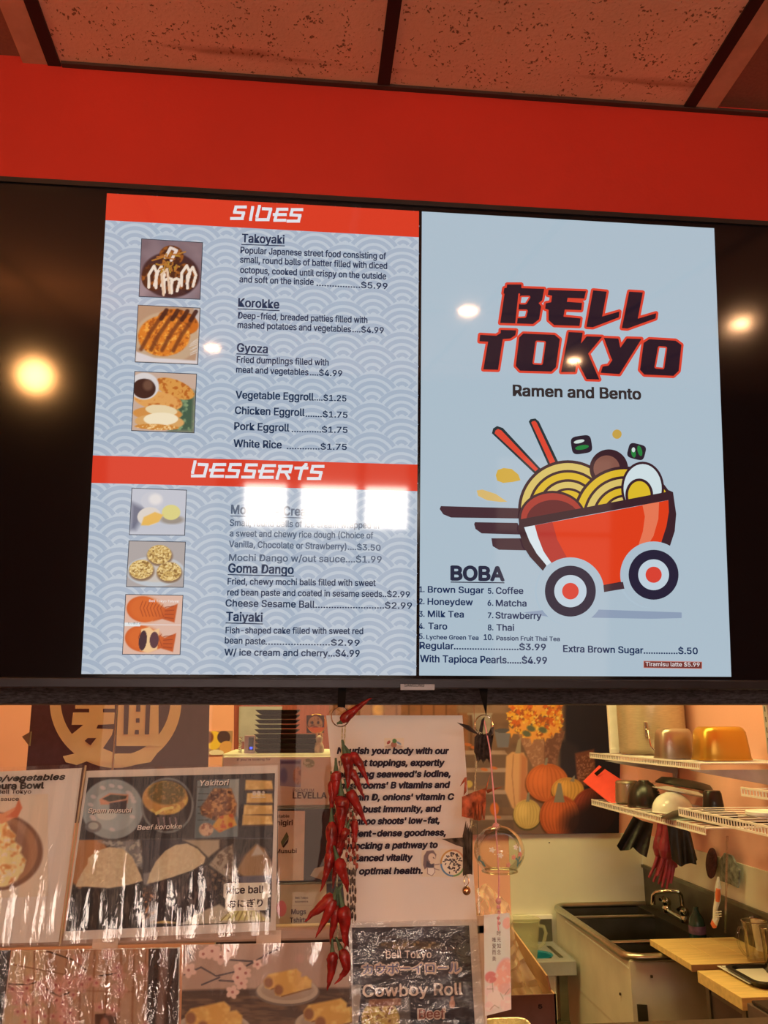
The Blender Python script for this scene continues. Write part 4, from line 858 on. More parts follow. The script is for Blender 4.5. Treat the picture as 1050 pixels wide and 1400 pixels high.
def chili(pts, r, off=0, stem=True):
    r *= PXM_*1.12; n = 14; P = [hp(x, y, off) for x, y in pts]
    if len(P) == 2: P = [P[0], (P[0]+P[1])/2+np.array([r*.25, -r*.3, 0]), P[1]]
    t = np.linspace(0, 1, n); path = [(1-u)**2*P[0]+2*u*(1-u)*P[1]+u*u*P[2] for u in t]
    rad = [r*(.55+.45*min(1, u/.12))*(1-max(0, u-.25)/.75)**.8+r*.06 for u in t]; rad[0] = r*.4
    q = [p+np.array([rng.normal(), rng.normal(), rng.normal()])*r*.06 for p in path]
    o = MB().tube(q, rad, 10).build('chili', M['chili'], cs, True)
    if stem:
        d = P[0]-P[1]; d = d/np.linalg.norm(d)*r*1.5+np.array([0, 0, r*.8])
        MB().tube([P[0]-d*.05, P[0]+d*.5, P[0]+d], [r*.5, r*.28, r*.2], 6).build('stem', M['stem'], o, True)
CH = [([(467, 987), (478, 974), (508, 954)], 6.2, .004), ([(471, 1029), (478, 1050), (474, 1078)], 7, .012), ([(478, 1030), (492, 1040), (504, 1074)], 6, .010), ([(478, 1052), (488, 1066), (498, 1092)], 5, .006),
 ([(459, 1053), (460, 1075), (455, 1096)], 6.5, .012), ([(453, 1066), (455, 1088), (451, 1119)], 4.5, .008), ([(466, 1086), (470, 1110), (463, 1142)], 8.5, .014), ([(476, 1080), (486, 1096), (501, 1128)], 6.5, .008),
 ([(462, 1108), (468, 1130), (460, 1162)], 6.5, .004), ([(453, 1122), (454, 1160), (446, 1190)], 6.8, .010), ([(452, 1160), (450, 1186), (438, 1217)], 6.2, .008), ([(466, 1140), (460, 1170), (455, 1214)], 6.5, .004), ([(461, 1173), (470, 1192), (475, 1218)], 7.2, .014),
 ([(457, 1223), (440, 1236), (416, 1258)], 7.4, .010), ([(456, 1226), (448, 1248), (431, 1279)], 6, .014), ([(460, 1236), (456, 1262), (451, 1290)], 5.6, .008), ([(467, 1236), (474, 1262), (470, 1294)], 8, .012), ([(470, 1272), (474, 1284), (476, 1294)], 3.4, .006),
 ([(454, 1299), (455, 1324), (447, 1352)], 6.2, .010), ([(465, 1294), (484, 1322), (457, 1341)], 6.2, .012), ([(474, 1130), (466, 1148), (462, 1158)], 4.5, .016), ([(483, 1120), (487, 1140), (481, 1168)], 4.5, .004)]
for pts, r, off in CH: chili(pts, r, off)
def cord(par, pts, r, mat=CORD, off=0, strands=2, name='cord', turns=None):
    P = [hp(x, y, off) for x, y in pts]; L_ = sum(np.linalg.norm(P[i+1]-P[i]) for i in range(len(P)-1)); n = max(8, int(L_/.0022)); m = MB()
    cum = [0]
    for i in range(len(P)-1): cum.append(cum[-1]+np.linalg.norm(P[i+1]-P[i]))
    def at(s):
        for i in range(len(P)-1):
            if s <= cum[i+1] or i == len(P)-2: u = (s-cum[i])/(cum[i+1]-cum[i]); return P[i]*(1-u)+P[i+1]*u
    for k in range(strands):
        m.tube([at(L_*j/n)+np.array([math.cos(j*.9+k*2*PI/strands), math.sin(j*.9+k*2*PI/strands), 0])*r*.55 for j in range(n+1)], r*.6, 5)
    return m.build(name, mat, par, True)
cord(cs, [(468, 992), (467, 1030), (464, 1060), (460, 1110), (462, 1170), (460, 1225), (462, 1300)], .0011)
cord(cs, [(472, 992), (470, 1028), (476, 1080), (473, 1130)], .0011)
BEADR = pm('red_brown_striped_bead', A((128, 44, 32)), .35, var=.75, scale=130, stretch=(1, 1, 2.2)); BEADK = pm('black_cream_striped_bead', A((74, 52, 44)), .35, var=.95, scale=150, stretch=(1, 1, 2))
for k, (x, x2) in enumerate([(474, 476), (478, 480), (483, 483), (487, 486)]):
    for j in range(7):
        y = 1096+k*5+j*12; xx = x+1.5*math.sin(j+k)
        MB().lathe([(.0004, -.0042), (.0017, -.003), (.0021, 0), (.0017, .003), (.0004, .0042)], hp(xx, y, .006), 8).build('red_bead', BEADR, cs, True)
    cord(cs, [(x, 1040), (x, 1180)], .0006)
    for j in range(6):
        y = 1190+j*12+(k % 2)*3; xx = x2-1+.8*math.sin(j*2+k)
        MB().lathe([(.0004, -.0046), (.0014, -.0035), (.0017, 0), (.0014, .0035), (.0004, .0046)], hp(xx, y, .006), 8).build('dark_bead', BEADK, cs, True)
    cord(cs, [(x2, 1180), (x2-1, 1262)], .0006)

# --- string of paper cranes
pc = empty('crane_string', hp(650, 1220), 'string of folded paper cranes with a small bell, by the white sign\'s right edge', 'crane string')
strap(pc, [(653.5, 936), (667, 936), (666, 960), (665, 978), (657.5, 978), (655.5, 960)]); ring(661.5, 991, 12, 13.5, par=pc)
FOLK = pm('black_gold_folded_paper', A((46, 30, 26)), .4, var=.9, scale=160); FOLR = pm('red_gold_patterned_paper', A((150, 58, 30)), .45, var=.75, scale=90)
FOLC = pm('black_gold_patterned_paper', A((66, 46, 36)), .45, var=.95, scale=110, stretch=(1, 1, .5))
def fold(par, name, mat, *tris):
    m = MB()
    for t in tris:
        P = [hp(x, y, o) for x, y, o in t]; n = np.cross(P[1]-P[0], P[2]-P[0]); n = n/(np.linalg.norm(n)+1e-9)*.0003
        k = len(P); m.add([p+n for p in P]+[p-n for p in P], [tuple(range(k)), tuple(reversed(range(k, 2*k)))]+[(i, i+k, (i+1) % k+k, (i+1) % k) for i in range(k)])
    return m.build(name, mat, par)
fold(pc, 'wing', FOLK, [(622, 988, .02), (640, 992, .008), (656, 1006, .004)], [(622, 988, .02), (656, 1006, .004), (638, 999, .014)])
fold(pc, 'neck', FOLK, [(654, 1000, .004), (657, 984, .008), (661, 980, .008), (659, 1002, .003)]); fold(pc, 'tail', FOLK, [(664, 1010, .004), (669, 995, .01), (673, 994, .01), (671, 1008, .004)], [(669, 995, .01), (673, 994, .01), (672, 1007, .012)])
for k in range(11):
    x = 648.5+k*2.0; fold(pc, 'body_fold', FOLK, [(x, 1004+abs(k-5)*.8, .002+.004*(k % 3)), (x+4, 1002+(k % 3)*2, .012-.003*(k % 2)), (x+2.5-k*.35, 1036+(k*7 % 9), .008), (x-1-k*.35, 1028+(k*5 % 9), .004)])
cord(pc, [(652, 1040), (650, 1060), (649, 1082)], .0011)
fold(pc, 'neck', FOLR, [(628, 1075, .004), (634, 1063, .006), (637, 1062, .006), (637, 1082, .004), (633, 1088, .004), (634, 1068, .008)])
fold(pc, 'tail', FOLR, [(664, 1082, .004), (663, 1078, .004), (668, 1058, .01)], [(664, 1080, .002), (683, 1075, .014), (665, 1084, .008)])
fold(pc, 'body_fold', FOLR, [(631, 1089, .004), (648, 1081, .012), (652, 1100, .016), (636, 1117, .006), (631, 1116, .002)], [(648, 1081, .012), (663, 1077, .004), (663, 1100, .008), (652, 1100, .016)], [(636, 1117, .006), (652, 1100, .016), (663, 1100, .008), (655, 1122, .004), (644, 1118, .008)])
for k in range(4): fold(pc, 'wing', FOLR, [(642+k*5, 1096, .018), (646+k*5, 1094, .012+.004*(k % 2)), (648+k*4, 1120, .014), (644+k*4, 1119, .02)])
cord(pc, [(646, 1118), (642, 1140), (638, 1200)], .0011)
fold(pc, 'wing', FOLC, [(602, 1145.5, .012), (640, 1144, .004), (640, 1160, .008), (622, 1154, .014)])
for k in range(5): fold(pc, 'body_fold', FOLC, [(632+k*2.2, 1142+k, .004+.003*(k % 2)), (635+k*2.2, 1121+k*3, .012), (637+k*1.6, 1190+k, .012), (632+k*2.0, 1197-k, .006+.003*(k % 2))])
ring(637.5, 1204, 3.2, 6, .0006, name='bell_ring', par=pc)
MB().lathe([(.0005, .0068)]+[(.0062*math.sin(PI*k/12), .0062*math.cos(PI*k/12)) for k in range(1, 12)]+[(.0005, -.0062)], hp(637, 1217, .004), 20).build('bell', pm('bronze_bell', (.55, .36, .2), .2, metal=1), pc, True)

# --- glass wind chime
wc = empty('wind_chime', hp(680, 1385), 'round clear glass wind chime on pink cord with a floral paper tag', 'wind chime')
PINK = pm('pink_cord', A((214, 120, 118)), .5, var=.15); PBEAD = pm('pink_glass_bead', A((214, 130, 120)), .1, var=.1, Transmission_Weight=.3)
MB().tube([hp(662, 985), hp(666, 1025, .02), hp(668, 1050, .02), hp(674, 1124, .02)], .0011, 8).build('cord', PINK, wc, True)
G0 = hp(678, 1160, .02); rg = 34*PXM_
GG = thin_glass('blown_glass', (.93, .95, .88), .045, .01, edge=.45)
prof = [(.002, rg*.98)]+[(rg*math.sin(t), rg*.93*math.cos(t)) for t in np.linspace(.12, 2.38, 26)]; prof.append((prof[-1][0]*.985, prof[-1][1]-.0035))
m = MB(); m.lathe(prof, G0, 48); m.f = [f for f in m.f if len(f) == 4]
gb = m.build('glass_globe', GG, wc, True)
m = MB(); m.tube([G0+np.array([prof[-1][0]*math.cos(t), prof[-1][0]*math.sin(t), prof[-1][1]]) for t in np.linspace(0, 2*PI, 40)], .0013, 8, False); m.build('rim', thin_glass('glass_rim', (.88, .9, .8), .12, .02, edge=.5), gb, True)
PF = [pm('painted_pink', A((206, 120, 100)), .5), pm('painted_blue', A((96, 110, 104)), .5), pm('painted_pale', A((214, 180, 160)), .5)]
def petal(x, y, rx, ry, rot, mat, nm):
    P = []
    for t in np.linspace(0, 2*PI, 14)[:-1]:
        u, v = rx*math.cos(t), ry*math.sin(t); cx, cy = (x+u*math.cos(rot)-v*math.sin(rot)-678)/34, -(y+u*math.sin(rot)+v*math.cos(rot)-1160)/34
        d = math.sqrt(max(.02, 1-cx*cx-cy*cy)); P.append(G0+np.array([cx*rg*1.004, -d*rg*1.004, cy*rg*.93*1.0]))
    m = MB(); c0 = sum(P)/len(P); m.add([c0+np.array([0, -.0004, 0])]+P, [(0, i+1, (i+1) % 13+1) for i in range(13)]); m.build(nm, mat, gb)
for x, y, m_ in ((683, 1175, 0), (662, 1155, 2), (690, 1165, 0), (700, 1162, 0), (672, 1162, 2), (694, 1152, 2)):
    for k in range(5): petal(x+2*math.cos(k*1.26), y+2*math.sin(k*1.26), 2, 1.2, k*1.26, PF[m_], 'painted_petal')
for x, y, r0 in ((697, 1172, 1.2), (699, 1167, 2), (695, 1168, .9), (701, 1173, 2.4), (650, 1172, .5), (653, 1176, 1), (648, 1168, 1.6), (697, 1176, 1.5)): petal(x, y, 4, 1.2, r0, PF[1], 'painted_leaf')
MB().tube([hp(674, 1134, .02), hp(676, 1160, .02), hp(678, 1200, .02), hp(677, 1228, .02)], .0011, 8).build('cord', PINK, wc, True)
for x, y, r in ((674, 1128, 5.2), (677, 1228, 4), (677, 1236, 3), (678, 1243, 2.4), (677, 1251, 2.2), (678, 1258, 2.2)):
    MB().lathe([(.0004, r*PXM_)]+[(r*PXM_*math.sin(PI*k/10), r*PXM_*math.cos(PI*k/10)) for k in range(1, 10)]+[(.0004, -r*PXM_)], hp(x, y, .02), 14).build('bead', PBEAD, wc, True)
MB().tube([hp(678, 1246, .02), hp(676, 1258, .021), hp(677, 1268, .021)], .0008, 6).build('cord', PINK, wc, True)
HT = YP(YH-.02)
tq = [(661.5, 1251), (696.5, 1248), (699, 1380), (663, 1389)]
P = [HT.pt(x, y) for x, y in tq]; tg = MB().slab([P[3], P[2], P[1], P[0]], (0, -1, 0), .0006).build('paper_tag', M['paper'], wc)
p = Paint(tq, 50, 170, (206, 168, 152)); p.poly([(660, 1250), (700, 1250), (700, 1310), (660, 1310)], (200, 172, 158), 20); p.poly([(660, 1285), (700, 1285), (700, 1330), (660, 1330)], (196, 176, 178), 22, .7)
for cx, cy, rx, ry, c_ in ((690, 1330, 12, 20, (214, 128, 108)), (684, 1340, 9, 16, (218, 140, 120)), (693, 1262, 6, 8, (216, 140, 122)), (671, 1336, 8, 8, (196, 92, 84)), (672, 1356, 10, 9, (216, 164, 152)), (691, 1352, 9, 8, (208, 140, 126)), (676, 1366, 10, 12, (220, 174, 160)), (692, 1372, 8, 10, (218, 164, 150)), (668, 1376, 6, 7, (214, 158, 146))):
    m = p.ell(cx, cy, rx, ry, c_, 10, .25, .85); p.tex(m, (224, 178, 160), 5, .55, .8, .7)
for a_ in ([(673, 1344), (674, 1356)], [(684, 1358), (688, 1366)], [(666, 1352), (674, 1352)], [(670, 1380), (676, 1374), (682, 1378)], [(690, 1360), (696, 1352)]): p.line(a_, .9, (120, 96, 76), .55)
p.build('floral_print', HT, .0004, WF, tg)
for s, x, y0 in (('时光如念', 682, 1279), ('唯爱而美', 675.5, 1288)):
    for k, ch in enumerate(s): T(ch, (x-2.6, y0+k*8.6), (x+2.6, y0+k*8.6), 6.6, ink((84, 52, 52)), tg, HT, .0007, .0, 'lettering')
# ================================================================== KITCHEN
# --- left side behind the glass: banner, food posters, fridge
def kplane(D): return YP(D)
def board(name, quad, D, t, mat, parent=None, off=0):
    pl = YP(D); P = [pl.pt(x, y, off) for x, y in quad]
    return MB().slab([P[3], P[2], P[1], P[0]], (0, -1, 0), t).build(name, mat, parent)
DB_ = 2.45; BP = YP(DB_)
bn = tag(board('noodle_banner', [(46, 930), (287, 930), (283, 1125), (30, 1125)], DB_, .004, pm('dark_brown_cloth', K((74, 46, 38)), .8, var=.1, scale=60)),
         'dark brown cloth banner with a big gold noodle character inside a gold ring', 'banner')
for x_ in (60, 272):
    q_ = BP.pt(x_, 931, -.002); MB().tube([q_, (q_[0], q_[1], ZC)], .0015, 6).build('hanging_cord', M['plastic'], bn)
GOLD = pm('gold_print', K((206, 176, 96)), .6, var=.05)
bfo = [.0008]
def bf(name, polys, off=None, mat=GOLD):
    if off is None: bfo[0] += .0003; off = bfo[0]
    for p in polys: flat(name, [p], BP, off, mat, bn)
outer, inner = ell(158, 960, 90, 90, 72), ell(158, 958, 75, 75, 72)
MBr = MB(); 
for k in range(72):
    q = [BP.pt(*outer[k], .0005), BP.pt(*outer[(k+1) % 72], .0005), BP.pt(*inner[(k+1) % 72], .0005), BP.pt(*inner[k], .0005)]; MBr.add(q, [(0, 1, 2, 3)])
MBr.build('ring_print', GOLD, bn)
bf('character_print', [[(103, 950), (157, 950), (157, 969), (141, 969), (141, 974), (157, 974), (156, 990), (134, 991), (132, 996), (155, 997), (153, 1005), (141, 1023), (158, 1030), (158, 1046), (139, 1044), (121, 1040), (105, 1046), (90, 1042), (86, 1034), (107, 1029), (103, 1022), (96, 1024), (93, 1008), (114, 991), (98, 991), (100, 974), (122, 974), (122, 969), (103, 969)]])
bf('character_print', [[(162, 950), (217, 950), (217, 1020), (159, 1020)]]); bf('character_print', [[(140, 1040), (160, 1030), (215, 1030), (206, 1042), (172, 1048)]])
DKC = pm('banner_ground', K((74, 46, 38)), .8)
for q in ([(170, 955), (177, 955), (175, 1004), (169, 1004)], [(200, 955), (206, 955), (204, 1004), (198, 1004)], [(187, 955), (192, 955), (192, 973), (186, 973)], [(186, 982), (191, 982), (191, 988), (186, 988)], [(185, 998), (190, 998), (190, 1004), (184, 1004)], [(116, 1013), (120, 1009), (132, 1009), (124, 1019)]): bf('character_gap', [q], .0022, DKC)
wp = tag(board('wooden_wall_plaque', [(30, 1007), (42, 1000), (40, 1020), (36, 1015)], 2.4, .01, pm('olive_plaque', K((110, 84, 46)), .5)), 'small dark pointed plaque sticking out at the banner\'s left edge', 'plaque')
# orange post strip + poster with round dishes
fp = tag(board('food_poster', [(274, 1000), (318, 999), (316, 1032), (271, 1033)], 3.495, .002, M['kpaper']), 'small food poster of round dishes on the orange wall right of the banner', 'poster')
p = Paint([(274, 1000), (318, 999), (316, 1031), (271, 1033)], 60, 44, (150, 110, 66)); p.ell(292, 1012, 11, 13, (214, 160, 44)); p.ell(285, 1008, 7, 8, (110, 60, 36), soft=.3); p.ell(306, 1008, 9, 9, (70, 48, 40)); p.ell(310, 1022, 10, 9, (190, 130, 60)); p.ell(296, 1029, 10, 4, (206, 190, 140)); p.build('food_print', YP(3.495), .0012, WK, fp)
nb = tag(board('notice_sheet', [(327, 966), (386, 966), (384, 1012), (326, 1014)], 2.947, .002, pm('grey_green_sheet', K((140, 128, 90)), .6)), 'grey green notice sheet on the wall behind the black tray stack', 'notice')
tag(board('red_brown_wall_panel', [(320, 900), (450, 900), (450, 1600), (318, 1600)], 2.95, .02, pm('red_brown_panel', K((128, 58, 36)), .6, var=.2, scale=20, stretch=(6, 1, 1))), 'red brown panel on the wall behind the fridge', 'panel')
# fridge
D = 2.2; FP = YP(D)
def fx(x): return float(FP.pt(x, 1060)[0])
def fz(y): return float(FP.pt(400, y)[2])
X0, X1 = fx(303), fx(476)
fr = empty('display_fridge', (0, D, 0), 'grey green glass-fronted display fridge with taped cards, under the stack of black trays', 'fridge')
FG = pm('fridge_enamel', K((186, 172, 112)), .4, var=.04); FD = pm('fridge_dark_interior', K((42, 36, 32)), .3, var=.3, scale=10)
MB().box((X0, D, .55), (X1, D+.42, fz(1030))).build('cabinet', FG, fr, bevel=.004)
MB().box((X0+.002, D-.012, fz(1101)), (X1-.002, D, fz(1034))).build('header_panel', FG, fr, bevel=.002)
MB().box((X0+.004, D-.008, .6), (X1-.004, D, fz(1106))).build('glass_door', FD, fr)
for y in (1102.5, 1206): MB().box((X0, D-.014, fz(y+1.6)), (X1, D-.008, fz(y-1))).build('chrome_strip', M['dsteel'], fr)
def ft(s, x0, y0, x1, y1, cap, c=(50, 40, 32), off=.0135, b=.02, par=fr): T(s, (x0, y0), (x1, y1), cap, ink(c, WK), par, FP, off, b, 'lettering')
ft('PREMIUM', 400.5, 1082.5, 429, 1082.5, 4.6, (90, 78, 60), b=.008); ft('LEVELLA', 400.5, 1090.8, 446, 1090.8, 8, b=.03)
ft('If you\'re looking for', 324, 1039.8, 370, 1039, 3, (100, 86, 62), .0145)
p = Paint([(383, 1038), (412, 1038), (411, 1076), (383, 1074)], 40, 50, (128, 126, 104)); p.poly([(384, 1040), (411, 1040), (410, 1044), (384, 1044)], (70, 66, 70), 2); m = p.ell(407, 1060, 6, 12, (160, 118, 66), 0, .3); p.tex(m, (120, 84, 50), 3); p.ell(388, 1060, 5, 10, (90, 96, 96), soft=.5); p.build('picture_card', FP, .0135, WK, fr)
p = Paint([(414, 1036), (430, 1036), (430, 1050), (414, 1050)], 26, 24, (186, 172, 112)); m = p.ell(422, 1043, 8, 6, (110, 120, 60), 10, .2); p.tex(m, (176, 176, 110), 2.5, .45, .7); p.build('sticker', FP, .0135, WK, fr)
def card(q, label_, c, off=.016): o = board('taped_card', q, D, .001, pm('card_paper', K(c), .6), fr, off); return o
card([(380, 1108), (417, 1108), (415, 1202), (380, 1203)], '', (190, 178, 122)); ft('Available', 370, 1117, 395.5, 1116.6, 4, off=.0172); ft('Onigiri', 371, 1127.4, 400, 1127, 7, off=.0172, b=.03); ft('Musubi', 377, 1165, 405.5, 1164.6, 5.4, off=.0172, b=.03)
flat('leaf_print', [[(384, 1150), (392, 1136), (395, 1143), (386, 1156)]], FP, .0172, ink((80, 90, 50), WK), fr); flat('leaf_print', [[(386, 1156), (395, 1144), (394, 1150), (388, 1158)]], FP, .0174, ink((40, 34, 30), WK), fr)
card([(376, 1208), (446, 1207), (446, 1266), (376, 1267)], '', (168, 156, 96), .017); 
ft('Bell Tokyo', 403.6, 1226.8, 421, 1226.6, 2.8, off=.0182); ft('souvenirs', 403.6, 1231.8, 421, 1231.6, 2.6, off=.0182); ft('~~~~~~~~~~~~', 398, 1236.6, 426, 1236, 1.2, off=.0182)
ft('Mugs', 398.5, 1247.6, 418, 1247.3, 6.6, off=.0182, b=.035); ft('Tshirts', 396.5, 1259, 420, 1258.6, 6.6, off=.0182, b=.03)
flat('pink_flower_print', [ell(385, 1240, 7, 11, 12)], FP, .0182, ink((190, 112, 84), WK), fr)
card([(424, 1196), (430, 1186), (446, 1182), (446, 1204), (422, 1204)], '', (150, 138, 90), .014)
# tray stack on the fridge
ts = empty('tray_stack', (0, D, fz(1030)), 'tall stack of black plastic trays on top of the display fridge', 'trays')
tz0 = fz(1030)
for k in range(9):
    za, zb = tz0+(fz(969)-tz0)*k/9, tz0+(fz(969)-tz0)*(k+.82)/9; xa, xb = fx(346 if k > 3 else 345), fx(408 if k > 3 else 436)
    MB().hexa([(xa+.01, D+.03, za), (xb-.01, D+.03, za), (xb-.01, D+.2, za), (xa+.01, D+.2, za), (xa-.002, D+.02, zb), (xb+.002, D+.02, zb), (xb+.002, D+.21, zb), (xa-.002, D+.21, zb)]).build('tray', M['black'], ts, bevel=.001)
th = empty('thermometer', (0, D, tz0), 'small pale thermometer with a blue display beside the black trays', 'thermometer')
MB().box((fx(332), D+.01, tz0), (fx(347), D+.05, fz(1005))).build('case', pm('pale_plastic_case', K((150, 130, 92)), .4), th, bevel=.002)
MB().box((fx(338), D+.008, fz(1026)), (fx(345), D+.011, fz(1008))).build('display', pm('dark_display', (.02, .02, .03), .2), th)
MB().box((fx(340), D+.0065, fz(1024)), (fx(343.5), D+.009, fz(1021))).build('blue_light', em('blue_led', (.03, .06, 1), 3), th)
st_ = empty('spring_tool', (0, D, tz0), 'little coiled wire whisk standing left of the thermometer', 'whisk')
MB().tube([(fx(326)+.004*math.cos(t*2.4), D+.03+.006*math.sin(t*2.4), tz0+.0017*t+.001) for t in np.linspace(0, 22, 90)], .0011, 6).build('coil', M['chrome'], st_, True)
pl_ = empty('decorative_plate', (0, D, tz0), 'gold rimmed round plate with a painted face leaning on the fridge, right of the trays', 'plate')
c0 = np.array([fx(432), D+.05, fz(990)])
def tilt(mb, c, ax, ang):
    R_ = Matrix.Rotation(ang, 3, ax); c = Vector(c); mb.v = [tuple(R_ @ (Vector(v)-c)+c) for v in mb.v]; return mb
rp = .0245
tilt(MB().lathe([(.001, 0), (rp*.8, 0), (rp, .004), (rp*1.02, .005), (rp*.8, .002), (.001, .0015)], c0, 36), c0, 'X', math.radians(80)).build('dish', pm('dark_glazed_dish', K((60, 44, 30)), .25), pl_, True)
tilt(MB().lathe([(rp*.96, .0035), (rp*1.03, .0052), (rp*.98, .0065), (rp*.93, .0045)], c0, 36), c0, 'X', math.radians(80)).build('gold_rim', M['gold'], pl_, True)
p = Paint([(419, 978), (443, 978), (443, 1002), (419, 1002)], 40, 40, (64, 46, 32)); m = p.ell(431, 990, 10, 11, (176, 150, 82), soft=.1); p.tex(m, (120, 92, 50), 4, .5, .7); p.ell(427, 988, 1.6, 2, (40, 30, 24), soft=.5); p.ell(435, 988, 1.6, 2, (40, 30, 24), soft=.5); p.ell(431, 995, 4, 2, (120, 60, 30), soft=.5)
p.ell(431, 990, 30, 30, (0, 0, 0), a=0)
U = p.build('painted_face', YP(D+.05), .006, WK, pl_); U.scale = (1, 1, 1)
cat_ = empty('small_figurine', (0, D, tz0), 'little cream ceramic figurine standing on the fridge below the round plate', 'figurine')
cx = fx(436)
MB().lathe([(.001, 0), (.011, 0), (.013, .006), (.011, .018), (.007, .026), (.009, .032), (.009, .037), (.005, .042), (.001, .043)], (cx, D+.02, tz0), 20).build('body', pm('cream_ceramic', K((150, 124, 80)), .3, var=.5, scale=60), cat_, True)
MB().lathe([(.0005, .010), (.003, .006), (.0035, 0), (.0005, -.001)], (cx-.006, D+.02, tz0+.040), 10).build('ear', M['card'], cat_, True); MB().lathe([(.0005, .010), (.003, .006), (.0035, 0), (.0005, -.001)], (cx+.006, D+.02, tz0+.040), 10).build('ear', M['card'], cat_, True)

# --- back wall: white panel, orange strip, mural
xw = onY(697, 1200, YK)[0]
struct(MB().box((xw, YK-.006, .3), (XR, YK, MURAL_Z)).build('trim_4', M['white']))
struct(MB().box((XR-.006, 2.0, .3), (XR, YK-.006, MURAL_Z)).build('trim_5', M['white']))
for x, y in ((751, 1152),): tag(MB().lathe([(.001, -.002), (.0028, -.002), (.0028, .001), (.001, .002)], onY(x, y, YK-.008), 10).build('panel_rivet', M['black']), 'tiny dark rivet in the white wall panel below the mural', 'rivet')
MP = YP(YK-.02); mq = [(405, 925), (850, 925), (846, 1139), (405, 1143)]
mu = tag(board('autumn_mural', mq, YK-.02, .006, pm('mural_backing', K((90, 60, 36)), .7)), 'large autumn poster of pumpkins, steps and a flower basket on the back wall', 'poster')
p = Paint(mq, 440, 214, (118, 82, 50))
p.poly([(400, 920), (640, 920), (640, 1150), (400, 1150)], (140, 84, 44), 2)
for x in range(440, 650, 17): p.line([(x, 925), (x, 1030)], 2.2, (92, 50, 28), .8, 2)
p.ell(517, 970, 8, 9, (226, 160, 60), soft=.8, a=.7); p.poly([(625, 925), (700, 925), (700, 975), (625, 975)], (136, 98, 62), 4); p.line([(640, 976), (672, 976)], 3, (150, 120, 80)); p.line([(660, 962), (700, 962)], 2, (96, 66, 40)); p.poly([(645, 976), (672, 976), (670, 1004), (648, 1004)], (150, 128, 90), 2)
for y, x1 in ((1026, 690), (1050, 692), (1080, 694), (1115, 700)):
    p.poly([(630, y), (x1, y), (x1+4, y+6), (630, y+6)], (166, 128, 86), 1.5); p.poly([(630, y+6), (x1+2, y+6), (x1+2, y+24), (630, y+24)], (108, 78, 50), 2)
p.poly([(630, 1140), (720, 1136), (740, 1145), (630, 1150)], (112, 80, 54), 2); p.tex(np.ones_like(p.X)*.4, (76, 50, 32), 16, .5, .9)
for x, y in ((640, 1018), (648, 1022), (690, 1020), (675, 1050), (662, 1052), (680, 1117)): p.ell(x, y, 5, 2, (190, 96, 40), 10, .5)
p.poly([(676, 999), (698, 999), (695, 1022), (680, 1022)], (110, 100, 84), 1.5); p.ell(687, 999, 11, 3, (80, 72, 60)); p.ell(676, 1106, 6, 9, (196, 92, 30), soft=.3); p.ell(641, 1072, 5, 5, (190, 150, 60), soft=.3)
p.poly([(772, 920), (860, 920), (860, 1150), (800, 1150), (772, 1050)], (32, 27, 27), 6); p.poly([(765, 1010), (790, 1020), (800, 1080), (765, 1060)], (44, 34, 30), 6)
p.poly([(786, 1030), (812, 1024), (815, 1072), (790, 1076)], (110, 58, 34), 3); p.tex(p.poly([(788, 1034), (812, 1030), (812, 1070), (790, 1072)], (104, 54, 32), 3), (150, 92, 54), 2, .5, .7)
m = p.poly([(706, 998), (772, 1000), (766, 1020), (754, 1048), (728, 1048), (716, 1022)], (150, 98, 58), 1.5); p.tex(m, (182, 128, 80), 2.4, .5, .75, .8); p.tex(p.poly([(744, 1000), (772, 1000), (760, 1045), (744, 1048)], (112, 68, 42), 2), (140, 88, 54), 3)
for k in range(560):
    t, r = rng.random()*6.3, math.sqrt(rng.random()); x, y = 734+39*r*math.cos(t), 975+34*r*math.sin(t)
    if x > 768: continue
    c_ = [(222, 150, 40), (214, 120, 34), (200, 88, 30), (228, 172, 62), (160, 76, 30)][(k+int((x-690)/25)) % 5]; s_ = 1.3+rng.random()*2.0; a_ = rng.random()*6.3
    p.poly([(x+s_*(1.5 if j % 2 == 0 else .9)*math.cos(a_+j*.785), y+s_*(1.5 if j % 2 == 0 else .9)*math.sin(a_+j*.785)) for j in range(8)], c_, .8)
for x, y, s_ in ((737, 968, 8), (716, 994, 7), (728, 1006, 8), (746, 1006, 6), (700, 1000, 6), (757, 998, 7)):
    p.poly([(x+s_*(1.5 if j % 2 == 0 else .6)*math.cos(.4+j*.628), y+s_*(1.5 if j % 2 == 0 else .6)*math.sin(.4+j*.628)) for j in range(10)], (222, 140, 50), 1.5)
for x, y in ((726, 996), (742, 998), (720, 1003)): p.ell(x, y, 6, 4, (90, 88, 52), 20, .5)
def pumpkin(cx, cy, rx, ry, c, dk, n=5, st=None):
    p.ell(cx, cy+2, rx*1.03, ry*1.03, tuple(v*.4 for v in c), 0, .1); m = p.ell(cx, cy, rx, ry, c, 0, .06)
    for k in range(-n, n+1):
        u = k/(n+.4); w_ = math.cos(u*1.3); xs_ = [(cx+rx*u*math.sqrt(max(0, 1-v*v)), cy+ry*v*.96) for v in np.linspace(-.95, .95, 9)]; p.line(xs_, 1.3, dk, .5, 1.5)
    p.ell(cx-rx*.35, cy-ry*.25, rx*.4, ry*.5, tuple(min(255, v*1.15) for v in c), 0, .9, .5)
    if st: p.poly(st, (130, 112, 74), 1)
m = p.poly([(692, 1034), (700, 1028), (716, 1029), (721, 1040), (721, 1108), (712, 1114), (700, 1104), (690, 1080)], (204, 142, 76), 2); p.poly([(712, 1030), (721, 1036), (721, 1110), (710, 1110)], (176, 98, 50), 5, .8); p.line([(702, 1032), (700, 1060), (704, 1104)], 1.5, (160, 100, 54), .7); p.poly([(704, 1030), (708, 1012), (712, 1008), (712, 1030)], (150, 124, 78), 1)
